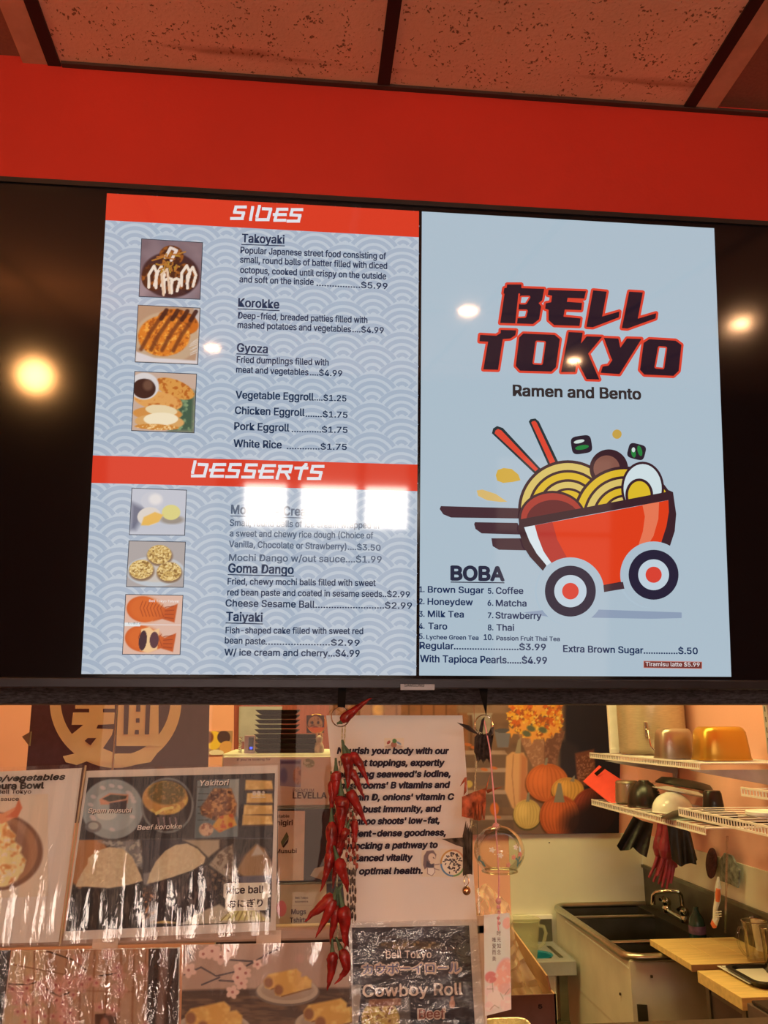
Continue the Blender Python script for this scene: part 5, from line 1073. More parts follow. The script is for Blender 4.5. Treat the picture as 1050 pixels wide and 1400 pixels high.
pumpkin(748, 1070, 29, 26, (200, 96, 36), (150, 62, 26), 4, [(744, 1046), (746, 1036), (749, 1036), (748, 1046)])
pumpkin(776, 1080, 22, 17, (210, 142, 50), (150, 90, 30), 4, [(779, 1068), (784, 1061), (786, 1060), (785, 1069)])
pumpkin(812, 1108, 30, 31, (150, 58, 28), (80, 26, 16), 5); p.ell(826, 1120, 34, 36, (24, 16, 16), 0, .6, .85)
pumpkin(721, 1113, 19, 20, (206, 160, 72), (160, 116, 46), 4, [(719, 1096), (721, 1084), (724, 1083), (724, 1096)])
pumpkin(765, 1116, 27, 29, (196, 88, 34), (120, 44, 20), 5, [(757, 1097), (763, 1070), (767, 1071), (772, 1097)])
p.ell(795, 1128, 26, 22, (34, 20, 18), 0, .8, .85)
p.C *= np.array([.86, .84, .84]); p.build('mural_print', MP, .0008, WK, mu)

# --- wire shelves on the right wall
XF = 1.1
def shelf(label, xf, y0, y1, z, lip_h=.020):
    t = empty('wire_shelf', (XR, y0, z), label, 'shelf', 'white wire shelves on the right wall')
    m = MB()
    n = int((y1-y0)/.0125)
    for k in range(0, n+1, 4):
        y = y0+(y1-y0)*k/n; m.tube([(xf, y, z), (XR-.008, y, z)], .0012, 4)
    o = m.build('deck_wires', M['wire'], t); o['kind'] = 'stuff'
    MB().box((xf-.003, y0, z-.001), (xf+.001, y1, z+.0035)).build('front_rail', M['wire'], t); MB().box((xf-.003, y0, z-lip_h), (xf+.001, y1, z-lip_h+.0045)).build('front_rail', M['wire'], t)
    MB().box((XR-.012, y0, z-.003), (XR-.007, y1, z+.002)).build('back_rail', M['wire'], t); MB().tube([(xf, y0, z), (XR-.01, y0, z)], .003, 8).build('end_rail', M['wire'], t, True)
    m = MB(); 
    for k in range(n*1+1):
        y = y0+(y1-y0)*k/n; m.box((xf-.002, y-.0016, z-lip_h), (xf, y+.0016, z))
    o = m.build('lip_wires', M['wire'], t); o['kind'] = 'stuff'
    return t
ub = pm('grey_bracket', K((140, 120, 84)), .5)
def bracket(t, x0, y, z, h):
    MB().add([(x0, y-.004, z-.022), (XR-.008, y-.004, z-.022), (XR-.008, y-.004, z-h), (x0+.06, y-.004, z-.034), (x0, y+.004, z-.022), (XR-.008, y+.004, z-.022), (XR-.008, y+.004, z-h), (x0+.06, y+.004, z-.034)],
       [(0, 1, 2, 3), (7, 6, 5, 4), (0, 4, 5, 1), (1, 5, 6, 2), (2, 6, 7, 3), (3, 7, 4, 0)]).build('bracket', ub, t)
s1 = shelf('upper white wire shelf on the right wall, holding the stock pot and two pans', XF, 2.33, 3.23, 1.500, .017); bracket(s1, XF+.01, 2.42, 1.5, .07); bracket(s1, XF+.01, 3.1, 1.5, .07)
s2 = shelf('middle white wire shelf on the right wall, crowded with bowls and black pans', XF, 2.33, 3.24, 1.333, .018); bracket(s2, XF+.01, 3.1, 1.333, .06)
s3 = shelf('nearest white wire shelf at the right edge, overlapping the middle shelf', .965, 1.62, 2.18, 1.398, .018)
s4 = shelf('short white wire shelf at the right edge, below the upper shelf', 1.0, 1.60, 1.92, 1.463, .016)
for lab, x, y, z0_, z1_ in (('front post of the upper wire shelf, rising to the ceiling left of the stock pot', float(onY(838, 1000, 3.14)[0]), 3.14, 1.50, ZC), ):
    t = empty('shelf_post', (x, y, z0_), lab, 'post'); MB().box((x-.015, y-.01, z0_+.003), (x+.017, y+.01, z1_)).build('upright', M['wire'], t, bevel=.002); MB().box((x-.02, y-.014, z0_+.003), (x+.005, y-.01, z0_+.018)).build('clip', M['wire'], t)
t = empty('wall_standard', (XR, 2.5, 1.2), 'slotted metal wall rail behind the gold pan, carrying the shelves', 'wall rail')
for y in (2.45, 3.12):
    MB().box((XR-.014, y-.011, 1.14), (XR-.006, y+.011, 2.2)).build('rail', ub, t)
    for k in range(14): MB().box((XR-.0145, y-.002, 1.55+k*.03), (XR-.0138, y+.002, 1.565+k*.03)).build('slot', M['black'], t)
# pots and pans
def at_shelf(px, D, z): d = ray(px, 1000); x = d[0]/d[1]*D; return np.array([x, D, z])
pz = 1.5035
c0 = at_shelf(891, 3.02, pz); t = empty('stock_pot', c0, 'tall aluminium stock pot with a loop handle on the upper shelf', 'pot')
MB().lathe([(.001, 0), (.108, 0), (.114, .006), (.116, .02), (.116, .30), (.119, .302), (.119, .306), (.112, .305), (.112, .02), (.001, .012)], c0, 56).build('body', M['pot'], t, True)
hd = c0+np.array([-.035, -.113, 0]); MB().tube([hd+np.array(v) for v in ((-.028, .012, .085), (-.030, -.012, .080), (-.030, -.026, .03), (-.022, -.03, .020), (.03, -.03, .018), (.045, -.012, .018), (.045, .004, .022))], .0036, 10).build('handle', M['chrome'], t, True)
MB().box(hd+np.array([-.034, .004, .06]), hd+np.array([-.022, .018, .11])).build('rivet_plate', M['chrome'], t, bevel=.002)
def tub(px, D, w, h, mat, lab, z=pz):
    c0 = at_shelf(px, D, z); t = empty('upturned_pan', c0, lab, 'pan', 'upturned pans on the upper shelf'); r = w/2
    MB().lathe([(r*.98, 0), (r*1.0, .003), (r*.93, h*.55), (r*.88, h*.84), (r*.80, h*.95), (r*.7, h), (.001, h)], c0, 56, 1, .8, 3.4).build('body', mat, t, True)
    MB().lathe([(r*.985, 0), (r*1.03, .0), (r*1.03, .004), (r*.985, .004)], c0, 56, 1, .8, 3.4).build('rolled_rim', mat, t, True)
tub(920, 2.62, .116, .088, M['silver'], 'satin silver oblong pan upside down on the upper shelf, between stock pot and gold pan'); tub(983, 2.47, .155, .094, M['gold'], 'shiny gold oblong pan upside down at the front end of the upper shelf')
z = 1.3355
# red cutting board leaning
P = [onY(797, 1068, 3.3), onY(819, 1046, 3.3), onY(868, 1078, 3.12), onY(838, 1101, 3.12)]; nrm = np.cross(P[1]-P[0], P[3]-P[0]); nrm /= np.linalg.norm(nrm)
if nrm[1] > 0: nrm = -nrm
t = empty('cutting_board', P[3], 'bright red plastic cutting board with a slot, leaning askew at the shelf\'s left end', 'cutting board')
MB().slab([P[3], P[2], P[1], P[0]], nrm, .008).build('board', pm('red_plastic', K((196, 56, 30)), .45, var=.05), t, bevel=.0015)
q = [onY(811, 1057, 3.27), onY(814, 1060, 3.27), onY(825, 1050, 3.25), onY(822, 1047.5, 3.25)]; e3 = np.array([0, -.012, 0]); 
MB().slab([v+nrm*.0 for v in [q[0]+e3, q[1]+e3, q[2]+e3, q[3]+e3]], nrm, .004).build('slot', M['black'], t)
c0 = at_shelf(852, 3.05, z); t = empty('ribbed_pot', c0, 'dull grey ribbed pot on the middle shelf beside the red board', 'pot')
pr = [(.001, 0), (.036, 0)]+[(.042+.0015*(k % 2)-.0003*k, .004+.006*k) for k in range(12)]+[(.037, .074), (.034, .077), (.001, .078)]
MB().lathe(pr[::1], c0, 40).build('body', M['silver'], t, True)
def dome(nm, px, D, w, h, mat, lab, cat='bowl', sy=1, zz=z, group='upturned bowls on the middle shelf', dz=0):
    c0 = at_shelf(px, D, zz+dz); t = empty(nm, c0, lab, cat, group); r = w/2
    MB().lathe([(r, 0), (r*1.03, .002), (r, .005)]+[(r*math.cos(a), .005+(h-.005)*math.sin(a)) for a in np.linspace(.1, 1.2, 9)]+[(r*.30, h*.97), (r*.28, h), (.001, h)], c0, 40, 1, sy).build('body', mat, t, True); return t, c0, r
t, c0, r = dome('black_bowl', 875, 2.93, .115, .085, M['black'], 'glossy black ridged bowl upside down between the grey pot and the white bowl')
for k in range(9):
    a = -1.25+k*.12; y = .012+k*.008; MB().box(c0+np.array([r*.55*math.cos(k*.09)*.9, -r*.86+k*.003, y]), c0+np.array([r*.55*math.cos(k*.09)*.9+.012, -r*.84+k*.003, y+.0025])).build('ridge', M['chrome'], t)
t, c0, r = dome('white_bowl', 911, 2.72, .125, .062, pm('white_china', K((200, 180, 140)), .15), 'white china bowl upside down on the middle shelf under a leaning plate')
c0 = at_shelf(925, 2.76, z+.052); t = empty('white_plate', c0, 'large pale plate tilted over the white bowl on the middle shelf', 'plate')
tilt(MB().lathe([(.001, .012), (.05, .012), (.088, .002), (.094, .004), (.094, .006), (.086, .006), (.05, .016), (.001, .016)], c0, 48, 1, .8), c0, 'Y', math.radians(11)).build('body', pm('cream_china', K((180, 154, 104)), .2), t, True)
c0 = at_shelf(930, 2.90, z+.062); t = empty('black_pan', c0, 'black frying pan turned over behind the pale tilted plate', 'pan')
tilt(MB().lathe([(.098, 0), (.100, .004), (.08, .022), (.05, .026), (.001, .027)], c0, 44, 1, .8), c0, 'Y', math.radians(10)).build('body', M['black'], t, True)
c0 = at_shelf(935, 2.55, z); t = empty('black_lid', c0, 'low black lid lying flat at the front of the middle shelf', 'dish')  # a low black lid
MB().lathe([(.001, .03), (.02, .029), (.055, .018), (.085, .004), (.088, 0), (.001, 0)][::-1], c0, 40, 1, .8).build('body', M['black'], t, True)
c0 = at_shelf(966, 2.47, z+.0); t = empty('white_cup', c0, 'short white cup under the black cup on the middle shelf', 'cup', 'stacked cups')
MB().lathe([(.022, 0), (.026, .004), (.024, .03), (.001, .031)], c0, 28).build('body', M['kpaper'], t, True)
c1 = c0+np.array([0, 0, .0315]); t = empty('black_cup', c1, 'black cup upside down on top of the short white cup', 'cup', 'stacked cups')
MB().lathe([(.029, 0), (.030, .003), (.025, .045), (.021, .052), (.001, .053)], c1, 28).build('body', M['black'], t, True)
c0 = at_shelf(985, 2.40, z); t = empty('black_tray', c0, 'flat black tray on the front end of the middle shelf, right of the cups', 'tray')
MB().box(c0+np.array([-.065, -.06, 0]), c0+np.array([.11, .10, .012])).build('body', M['black'], t, bevel=.005); MB().box(c0+np.array([-.05, -.02, .012]), c0+np.array([.02, .06, .03])).build('insert', M['black'], t, bevel=.006)
c0 = at_shelf(1038, 1.95, 1.4015); t = empty('white_lid', c0, 'round white plastic lid lying on the nearest wire shelf at the right edge', 'lid'); MB().lathe([(.001, 0), (.045, 0), (.048, .003), (.048, .009), (.044, .011), (.04, .008), (.001, .008)], c0, 40).build('body', pm('white_plastic_lid', K((196, 176, 130)), .4), t, True)  # a round white lid
# gloves and aprons hanging below the middle shelf
def cloth(nm, pts_top, pts_bot, D, mat, lab, cat, wob=.008, nx=26, ny=16, seed=0, group=None):
    pl = YP(D); m = MB(); g = []
    for j in range(ny+1):
        for i in range(nx+1):
            u, v = i/nx, j/ny
            def ip(P): s_ = u*(len(P)-1); k = min(int(s_), len(P)-2); w_ = s_-k; return np.array(P[k])*(1-w_)+np.array(P[k+1])*w_
            a_, b_ = ip(pts_top), ip(pts_bot); q = a_*(1-v)+b_*v; P = pl.pt(q[0], q[1], wob*math.sin(u*13+seed+v*2)*(.3+v)); m.v.append(tuple(P))
    for s_, o in ((1, 0), (-1, len(m.v))):
        if s_ == -1: m.v += [(x, y+.0022, z_) for x, y, z_ in m.v[:len(m.v)]]
        for j in range(ny):
            for i in range(nx):
                a_ = o+j*(nx+1)+i; f_ = (a_, a_+nx+1, a_+nx+2, a_+1); m.f.append(f_ if s_ == 1 else f_[::-1])
    n1 = (nx+1)*(ny+1); ed = [(i, i+1) for i in range(nx)]+[(ny*(nx+1)+i+1, ny*(nx+1)+i) for i in range(nx)]+[((j+1)*(nx+1), j*(nx+1)) for j in range(ny)]+[(j*(nx+1)+nx, (j+1)*(nx+1)+nx) for j in range(ny)]
    for a_, b_ in ed: m.f.append((a_, b_, b_+n1, a_+n1))
    o = m.build(nm, mat, None, True); return tag(o, lab, cat, group)
cloth('black_glove', [(866, 1116), (878, 1122), (893, 1126)], [(842, 1156), (850, 1164), (858, 1162), (866, 1158), (876, 1168), (883, 1172)], 3.02, M['rubber'], 'black rubber glove cuffs hanging limp left of the red gloves', 'gloves')
cloth('black_cloth', [(912, 1128), (930, 1130), (944, 1138)], [(921, 1176), (928, 1184), (936, 1184), (944, 1180), (952, 1182), (955, 1176)], 2.75, M['rubber'], 'black cloth hanging below the middle shelf, right of the red gloves', 'cloth', seed=3)
RG = pm('red_rubber', K((112, 26, 24)), .35, var=.3, bump=.3, bscale=50)
for gi, (top, thumb, tips, lab) in enumerate([(((896, 1112), (914, 1114)), (914, 1160, 922, 1188), ((887, 1200), (893, 1206), (900, 1209), (906, 1206)), 'red rubber glove hanging fingers down, behind its pair'), (((904, 1114), (920, 1116)), (918, 1160, 925, 1186), ((898, 1198), (905, 1214), (911, 1216), (917, 1208)), 'red rubber glove hanging in front of its pair, fingers splayed')]):
    D_ = 2.88-.05*gi; pl = YP(D_); t = empty('red_glove', pl.pt(905, 1210), lab, 'glove', 'red rubber gloves'); pxm = .0025
    bm_ = MB(); ct = np.array(top[0])*.5+np.array(top[1])*.5; wx_ = (top[1][0]-top[0][0])/2*pxm
    path = [pl.pt(ct[0]+(k-3)*-.8, ct[1]+k*9.6) for k in range(7)]
    bm_.tube(path, [wx_, wx_*.85, wx_*.8, wx_*.9, wx_*1.1, wx_*1.15, wx_*.8], 14)
    for x, y in tips:
        bx = ct[0]+3+(x-(tips[0][0]+tips[3][0])/2)*.75; bm_.tube([pl.pt(bx, ct[1]+52), pl.pt((bx+x)/2+1, (ct[1]+54+y)/2), pl.pt(x, y)], [.0068, .006, .0042], 9)
    bm_.tube([pl.pt(thumb[0]-4, thumb[1]-6), pl.pt((thumb[0]+thumb[2])/2+1, (thumb[1]+thumb[3])/2), pl.pt(thumb[2], thumb[3])], [.0075, .0066, .004], 9)
    g_ = bm_.build('rubber_skin', RG, t, True); rm = g_.modifiers.new('r', 'REMESH'); rm.mode = 'VOXEL'; rm.voxel_size = .0022; sm = g_.modifiers.new('s', 'SMOOTH'); sm.iterations = 3
    MB().lathe([(wx_*1.02, -.003), (wx_*1.1, 0), (wx_*1.02, .003)], path[0], 18, 1, 1).build('cuff', RG, t, True)
# scrubber, pot holder, brush, clear divider
def hang(x, y, X): return onX(x, y, X)
t = empty('scrubber', hang(972, 1200, XR-.03), 'dark brown oval scrubber hanging on the right wall', 'scrubber')
XPn = XR-.02
c0 = onX(973, 1180, XPn); tilt(MB().lathe([(.001, .010), (.024, .009), (.031, .004), (.032, 0), (.03, -.004), (.001, -.005)], c0, 30, 1.5, 1), c0, 'Y', math.radians(-80)).build('pad', pm('brown_bristle', K((70, 34, 20)), .9, var=.3, bump=.5, scale=80), t, True)
P = [onX(x, y, XR-.03) for x, y in ((984, 1176), (990, 1166), (1000, 1170), (1010, 1190), (1008, 1214), (996, 1208), (984, 1204))]
c_ = sum(P)/len(P); m = MB(); m.add([c_+np.array([-.006, 0, 0])]+P+[q+np.array([.006, 0, 0]) for q in P], [(0, i+1, (i+1) % 7+1) for i in range(7)]+[(i+1, i+8, (i+1) % 7+8, (i+1) % 7+1) for i in range(7)]+[tuple(range(8, 15))])
tag(m.build('pot_holder', pm('grey_green_pattern_cloth', K((112, 104, 66)), .9, var=.6, scale=60)), 'grey green patterned pot holder hanging on the right wall beside the brush', 'pot holder')
BRX = 1.30; t = empty('dish_brush', onX(980, 1270, BRX), 'long white and orange dish brush hanging in front of the dark backsplash', 'brush')
br = [onX(x, y, BRX) for x, y in ((982, 1199), (982, 1212), (981, 1230), (978, 1243), (979, 1255), (977, 1264))]
MB().tube(br, [.003, .009, .009, .007, .010, .008], 12).build('handle', pm('white_handle', K((196, 178, 136)), .35), t, True)
OR = pm('orange_grip', K((196, 92, 40)), .4); MB().tube([onX(x, y, BRX-.004) for x, y in ((982, 1215), (981.5, 1222), (981, 1232))], [.006, .0085, .006], 12).build('grip', OR, t, True)
MB().tube([onX(x, y, BRX-.002) for x, y in ((977, 1258), (976, 1264), (977, 1269))], [.008, .010, .005], 12).build('grip_end', OR, t, True)
for k in range(3): MB().tube([onX(979, 1247+k*3.4, BRX-.009), onX(986, 1246+k*3.4, BRX-.009)], .0016, 6).build('bristle_row', M['kpaper'], t)
cp = [onX(x, y, 1.22) for x, y in ((991, 1276), (993, 1276), (996, 1143), (993.5, 1143))]
tag(MB().slab(cp, (0, -1, 0), .004).build('clear_divider_strip', thin_glass('acrylic_edge', (.9, .88, .8), .22, .05)), 'thin clear acrylic strip standing upright between sink and cutting board', 'divider')

# --- sink
ZS = .926; SX0, SY0, SY1 = 1.004, 2.71, 3.47; SX1 = XR-.02
sk = empty('sink', (SX0, SY0, 0), 'deep stainless three-basin sink in a cream cabinet against the right wall', 'sink')
SE = M['cream']
MB().box((SX0+.008, SY0+.008, .12), (SX1, SY1, .70)).build('cabinet', SE, sk)
MB().box((SX0+.006, SY0+.004, .70), (SX0+.012, SY1, ZS-.008)).build('side_panel', SE, sk)
MB().box((SX0+.012, SY0+.004, .70), (SX1, SY0+.010, ZS-.008)).build('front_panel', SE, sk)
MB().box((SX0+.004, SY0+.002, .12), (SX0+.022, SY0+.012, ZS-.01)).build('corner_post', M['cream'], sk)
MB().hexa([(SX0+.0045, SY0+.01, ZS-.034), (SX0+.006, SY0+.01, ZS-.034), (SX0+.006, SY1-.12, ZS-.03), (SX0+.0045, SY1-.12, ZS-.03), (SX0+.0045, SY0+.01, ZS-.03), (SX0+.006, SY0+.01, ZS-.03), (SX0+.006, SY1-.12, ZS-.026), (SX0+.0045, SY1-.12, ZS-.026)]).build('panel_lip', pm('pale_panel_lip', K((196, 176, 116)), .4), sk)
RR = .0125
def rim(path, n_='rim'): MB().tube(path, RR, 14).build(n_, M['steel'], sk, True)
cr_ = .05
def arc(cx, cy, a0, a1, n=8): return [(cx+cr_*math.cos(math.radians(a0+(a1-a0)*k/n)), cy+cr_*math.sin(math.radians(a0+(a1-a0)*k/n)), ZS) for k in range(n+1)]
rim([(SX1, SY0, ZS)]+arc(SX0+cr_, SY0+cr_, 270, 180)+arc(SX0+cr_, SY1-cr_, 180, 90)+[(SX1, SY1, ZS)])
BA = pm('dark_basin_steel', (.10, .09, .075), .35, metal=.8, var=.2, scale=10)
ys = [SY0+.018, 2.93, 3.30, SY1-.016]
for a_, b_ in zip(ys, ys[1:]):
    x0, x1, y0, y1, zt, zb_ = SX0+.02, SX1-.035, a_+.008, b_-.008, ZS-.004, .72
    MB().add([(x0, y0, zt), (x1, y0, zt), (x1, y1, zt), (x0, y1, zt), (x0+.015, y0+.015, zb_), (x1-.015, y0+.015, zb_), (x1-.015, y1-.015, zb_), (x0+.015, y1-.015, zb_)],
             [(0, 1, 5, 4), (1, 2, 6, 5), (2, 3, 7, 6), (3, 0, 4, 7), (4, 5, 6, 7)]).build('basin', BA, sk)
for y in ys[1:3]: MB().box((SX0+.012, y-.010, ZS-.012), (SX1-.03, y+.010, ZS-.002)).build('divider', M['steel'], sk, bevel=.004)
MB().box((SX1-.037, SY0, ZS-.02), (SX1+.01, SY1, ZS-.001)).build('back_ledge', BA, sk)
struct(MB().box((SX1+.011, 2.0, ZS-.06), (XR-.0065, YK-.01, 1.062)).build('trim_6', pm('dark_steel_backsplash', (.14, .125, .10), .4, metal=.8, var=.35, scale=9)))
struct(MB().box((SX1+.004, 2.0, 1.058), (XR-.0065, YK-.01, 1.070)).build('trim_7', M['dsteel']))
for x, y in ((848, 1359), (891, 1335)):
    P = onY(x, y, SY0-.0) if x > 860 else onX(x, y, SX0+.004); MB().lathe([(.001, -.004), (.004, -.003), (.004, .003), (.001, .004)], P, 8).build('scuff', pm('rust_spot', (.05, .035, .02), .8), sk)
P = [onY(x, y, SY0-.0) for x, y in ((871, 1373), (885, 1374), (887, 1400), (873, 1400))]; MB().slab([P[3], P[2], P[1], P[0]], (0, -1, 0), .006).build('dark_vent', M['dsteel'], sk)
# faucet
FX = SX1-.012; fy = 3.06
fc = empty('faucet', (FX, fy, ZS), 'chrome wall faucet with two lever handles above the sink', 'faucet')
b0 = onX(930, 1258, FX)
for (x, y) in ((919, 1238), (944, 1252)):
    q = onX(x, y, FX); MB().lathe([(.013, -.022), (.015, -.012), (.012, 0), (.016, .008), (.014, .02), (.006, .026), (.001, .027)], q+np.array([-.02, 0, 0]), 20).build('valve', M['chrome'], fc, True)
    MB().tube([q+np.array([-.02, 0, .02]), q+np.array([-.035, -.012, .030]), q+np.array([-.055, -.03, .026])], [.004, .005, .006], 8).build('lever', M['chrome'], fc, True)
q1, q2 = onX(915, 1237, FX), onX(947, 1256, FX); MB().tube([q1+np.array([-.02, 0, -.01]), q2+np.array([-.02, 0, -.01])], .008, 12).build('crossbar', M['chrome'], fc, True)
sp_ = [onX(933, 1240, FX-.02), onX(931, 1224, FX-.03), onX(927, 1219, FX-.05), onX(912, 1218, 1.27), onX(897, 1220, 1.24), onX(893, 1224, 1.235), onX(893, 1236, 1.235)]
MB().tube(sp_, [.007, .007, .007, .0065, .0065, .007, .0085], 12).build('spout', M['chrome'], fc, True)
c0 = onX(935, 1272, 1.30); c0[2] = ZS-.0; c0 = np.array([1.325, 2.93, ZS]); 
t = empty('soap_bottle', c0, 'dark green dish soap bottle standing under the faucet', 'bottle')
MB().lathe([(.001, 0), (.024, 0), (.027, .006), (.026, .04), (.022, .06), (.012, .075), (.009, .085), (.009, .094), (.001, .095)], c0, 24).build('bottle', pm('dark_green_bottle', K((30, 50, 30)), .15), t, True)
MB().lathe([(.0275, .014), (.0275, .038)], c0, 24).build('label', pm('faded_bottle_label', K((96, 60, 52)), .5, var=.4, scale=60), t, True)

# --- hand sink at the left of the big sink
ZH = .80; H = [onZ(x, y, ZH) for x, y in ((700, 1275), (752, 1277), (790, 1313), (690, 1313))]
hx0, hx1, hy0, hy1 = .72, .995, 3.20, YK-.01
HSM = pm('worn_steel', K((150, 132, 92)), .4, metal=.35, var=.12, scale=14)
hs = empty('hand_sink', (.86, 3.3, 0), 'small stainless hand sink between the cardboard box and the big sink', 'sink')
bo = [(hx0+.03, hy0+.045), (hx1-.075, hy0+.045), (hx1-.055, hy0+.10), (hx1-.11, hy1-.06), (hx0+.04, hy1-.06)]
bm = bmesh.new(); ov = [bm.verts.new((x, y, ZH)) for x, y in ((hx0, hy0), (hx1, hy0), (hx1, hy1), (hx0, hy1))]; iv = [bm.verts.new((x, y, ZH)) for x, y in ((bo[0]), (bo[1]), (bo[2]), (bo[3]), (bo[4]))]
ed = [bm.edges.new((ov[i], ov[(i+1) % 4])) for i in range(4)]+[bm.edges.new((iv[i], iv[(i+1) % 5])) for i in range(5)]
bmesh.ops.triangle_fill(bm, use_beauty=True, edges=ed)
lo_ = [bm.verts.new((v.co.x, v.co.y, ZH-.09)) for v in iv]
for i in range(5): bm.faces.new((iv[i], iv[(i+1) % 5], lo_[(i+1) % 5], lo_[i]))
bm.faces.new(lo_)
me = bpy.data.meshes.new('basin_top'); bm.to_mesh(me); bm.free(); me.materials.append(HSM); o = bpy.data.objects.new('basin_top', me); COL.objects.link(o); o.parent = hs
MB().box((hx0, hy0-.004, ZH-.045), (hx1, hy0, ZH+.001)).build('apron', HSM, hs, bevel=.002); MB().box((hx1-.004, hy0, ZH-.045), (hx1, hy1, ZH+.001)).build('apron', HSM, hs)
MB().box((hx1-.045, hy0+.05, ZH+.0005), (hx1-.030, hy1-.08, ZH+.002)).build('groove', M['dsteel'], hs); MB().box((hx0, YK-.018, ZH), (hx1, YK-.008, .885)).build('back_plate', M['dsteel'], hs); MB().box((hx0, YK-.03, .882), (hx1, YK-.008, .895)).build('back_ledge', M['wire'], hs)
MB().box((hx1-.06, hy0+.01, .1), (hx1-.03, hy0+.04, ZH-.045)).build('leg', M['dsteel'], hs); MB().box((hx0+.02, hy0+.02, .35), (hx1-.07, hy0+.03, ZH-.05)).build('front_panel', M['white'], hs); MB().box((hx0+.02, hy0+.0, .58), (hx1-.03, hy0+.03, .61)).build('brace', M['dsteel'], hs)
MB().lathe([(.006, 0), (.006, .03), (.010, .034), (.010, .04), (.001, .042)], (hx1-.10, hy1-.05, ZH), 16).build('tap', M['chrome'], hs, True)
c0 = np.array([.885, 3.30, ZH-.088]); t = empty('teal_tub', c0, 'teal plastic tub sitting inside the small hand sink', 'tub')
MB().lathe([(.001, 0), (.04, 0), (.052, .085), (.056, .088), (.054, .09), (.048, .085), (.038, .004), (.001, .004)], c0, 32).build('body', pm('teal_plastic', K((22, 96, 78)), .35), t, True)
c0 = onZ(717, 1306, ZH+.0); c0 = np.array([.815, 3.235, ZH+.0015]); t = empty('measuring_pitcher', c0, 'cloudy plastic measuring pitcher with scale marks on the small hand sink', 'pitcher')
mk = bpy.data.materials.new('cloudy_plastic'); mk.use_nodes = True; bb = mk.node_tree.nodes['Principled BSDF']; bb.inputs['Base Color'].default_value = (.62, .66, .42, 1); bb.inputs['Roughness'].default_value = .3; bb.inputs['Alpha'].default_value = .32
MB().lathe([(.001, 0), (.048, 0), (.050, .01), (.060, .10), (.064, .128), (.067, .131), (.065, .133), (.061, .129), (.057, .10), (.047, .006), (.001, .005)], c0, 40).build('jug', mk, t, True)
MB().tube([c0+np.array(v) for v in ((.055, 0, .11), (.078, -.005, .105), (.084, -.008, .085), (.074, -.006, .05), (.052, 0, .035))], .0065, 10).build('handle', mk, t, True)
pj = YP(c0[1]-.052)
T('500', (704, 1282.5), (714, 1282.8), 3.6, ink((60, 66, 44), WK), t, pj, 0, .01, 'lettering'); T('250', (707, 1291), (713, 1291.2), 3, ink((60, 66, 44), WK), t, pj, 0, .01, 'lettering')
for y in (1279, 1286, 1291): flat('scale_mark', [[(700, y), (704, y), (704, y+.8), (700, y+.8)]], pj, 0, ink((60, 66, 44), WK), t)

# --- cardboard box with plastic bag
BD = 2.05; t = empty('cardboard_box', onY(720, 1400, BD), 'open brown cardboard box behind the paper tag, lower middle', 'box')
bz = onY(700, 1361, BD)[2]; bx1 = onY(761, 1380, BD)[0]; bx0 = bx1-.30; by1 = BD+.42; bh = .22
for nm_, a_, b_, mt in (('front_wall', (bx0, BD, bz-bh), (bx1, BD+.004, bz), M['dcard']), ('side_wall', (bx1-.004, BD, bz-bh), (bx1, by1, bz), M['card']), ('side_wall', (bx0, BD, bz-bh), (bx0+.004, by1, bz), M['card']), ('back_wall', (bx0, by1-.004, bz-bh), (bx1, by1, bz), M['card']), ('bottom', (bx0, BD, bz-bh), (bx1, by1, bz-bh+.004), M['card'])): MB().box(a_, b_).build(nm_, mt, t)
MB().hexa([(bx1-.006, BD+.03, bz-.002), (bx1-.001, BD+.03, bz-.002), (bx1-.001, by1-.02, bz-.002), (bx1-.006, by1-.02, bz-.002), (bx1-.012, BD+.03, bz+.03), (bx1-.008, BD+.03, bz+.03), (bx1-.010, by1-.02, bz+.07), (bx1-.014, by1-.02, bz+.07)]).build('flap', M['card'], t)
T('5', (736, 1378.4), (741, 1378.4), 5, ink((26, 18, 14), WK), t, YP(BD), .001, .05, 'lettering')
st2 = empty('prep_table', (0, BD, bz-bh), 'low dark prep table under the cardboard box, mostly hidden', 'table')
MB().box((.19, 1.62, bz-bh-.03), (.74, BD+.6, bz-bh-.001)).build('table_top', M['dsteel'], st2)
for x, y in ((.20, 1.66), (.69, 1.66), (.20, BD+.55), (.69, BD+.55)): MB().box((x, y, 0), (x+.03, y+.03, bz-bh-.03)).build('leg', M['dsteel'], st2)
BAG = bpy.data.materials.new('thin_plastic_bag'); BAG.use_nodes = True; bb = BAG.node_tree.nodes['Principled BSDF']; bb.inputs['Base Color'].default_value = (.8, .74, .6, 1); bb.inputs['Roughness'].default_value = .15; bb.inputs['Alpha'].default_value = .38
pl = YP(BD+.1); m = MB(); nu, nv = 40, 30
ol = [(652, 1215), (664, 1206), (680, 1222), (694, 1234), (702, 1262), (708, 1290), (716, 1312), (742, 1356)]
il = [(646, 1240), (650, 1260), (656, 1290), (660, 1310), (662, 1330), (664, 1345), (668, 1355), (676, 1366)]
for j in range(nv+1):
    v = j/nv*(len(ol)-1); k = min(int(v), len(ol)-2); w_ = v-k; a_ = np.array(il[k])*(1-w_)+np.array(il[k+1])*w_; b_ = np.array(ol[k])*(1-w_)+np.array(ol[k+1])*w_
    for i in range(nu+1):
        u = i/nu; q = a_*(1-u)+b_*u; m.v.append(tuple(pl.pt(q[0], q[1], .03*math.sin(u*PI)+.008*math.sin(u*19+v*2.2)+.006*math.sin(v*9-u*7))))
m.f = [(j*(nu+1)+i, (j+1)*(nu+1)+i, (j+1)*(nu+1)+i+1, j*(nu+1)+i+1) for j in range(nv) for i in range(nu)]
tag(m.build('plastic_bag', BAG, None, True), 'crumpled clear plastic bag rising out of the open cardboard box', 'bag')
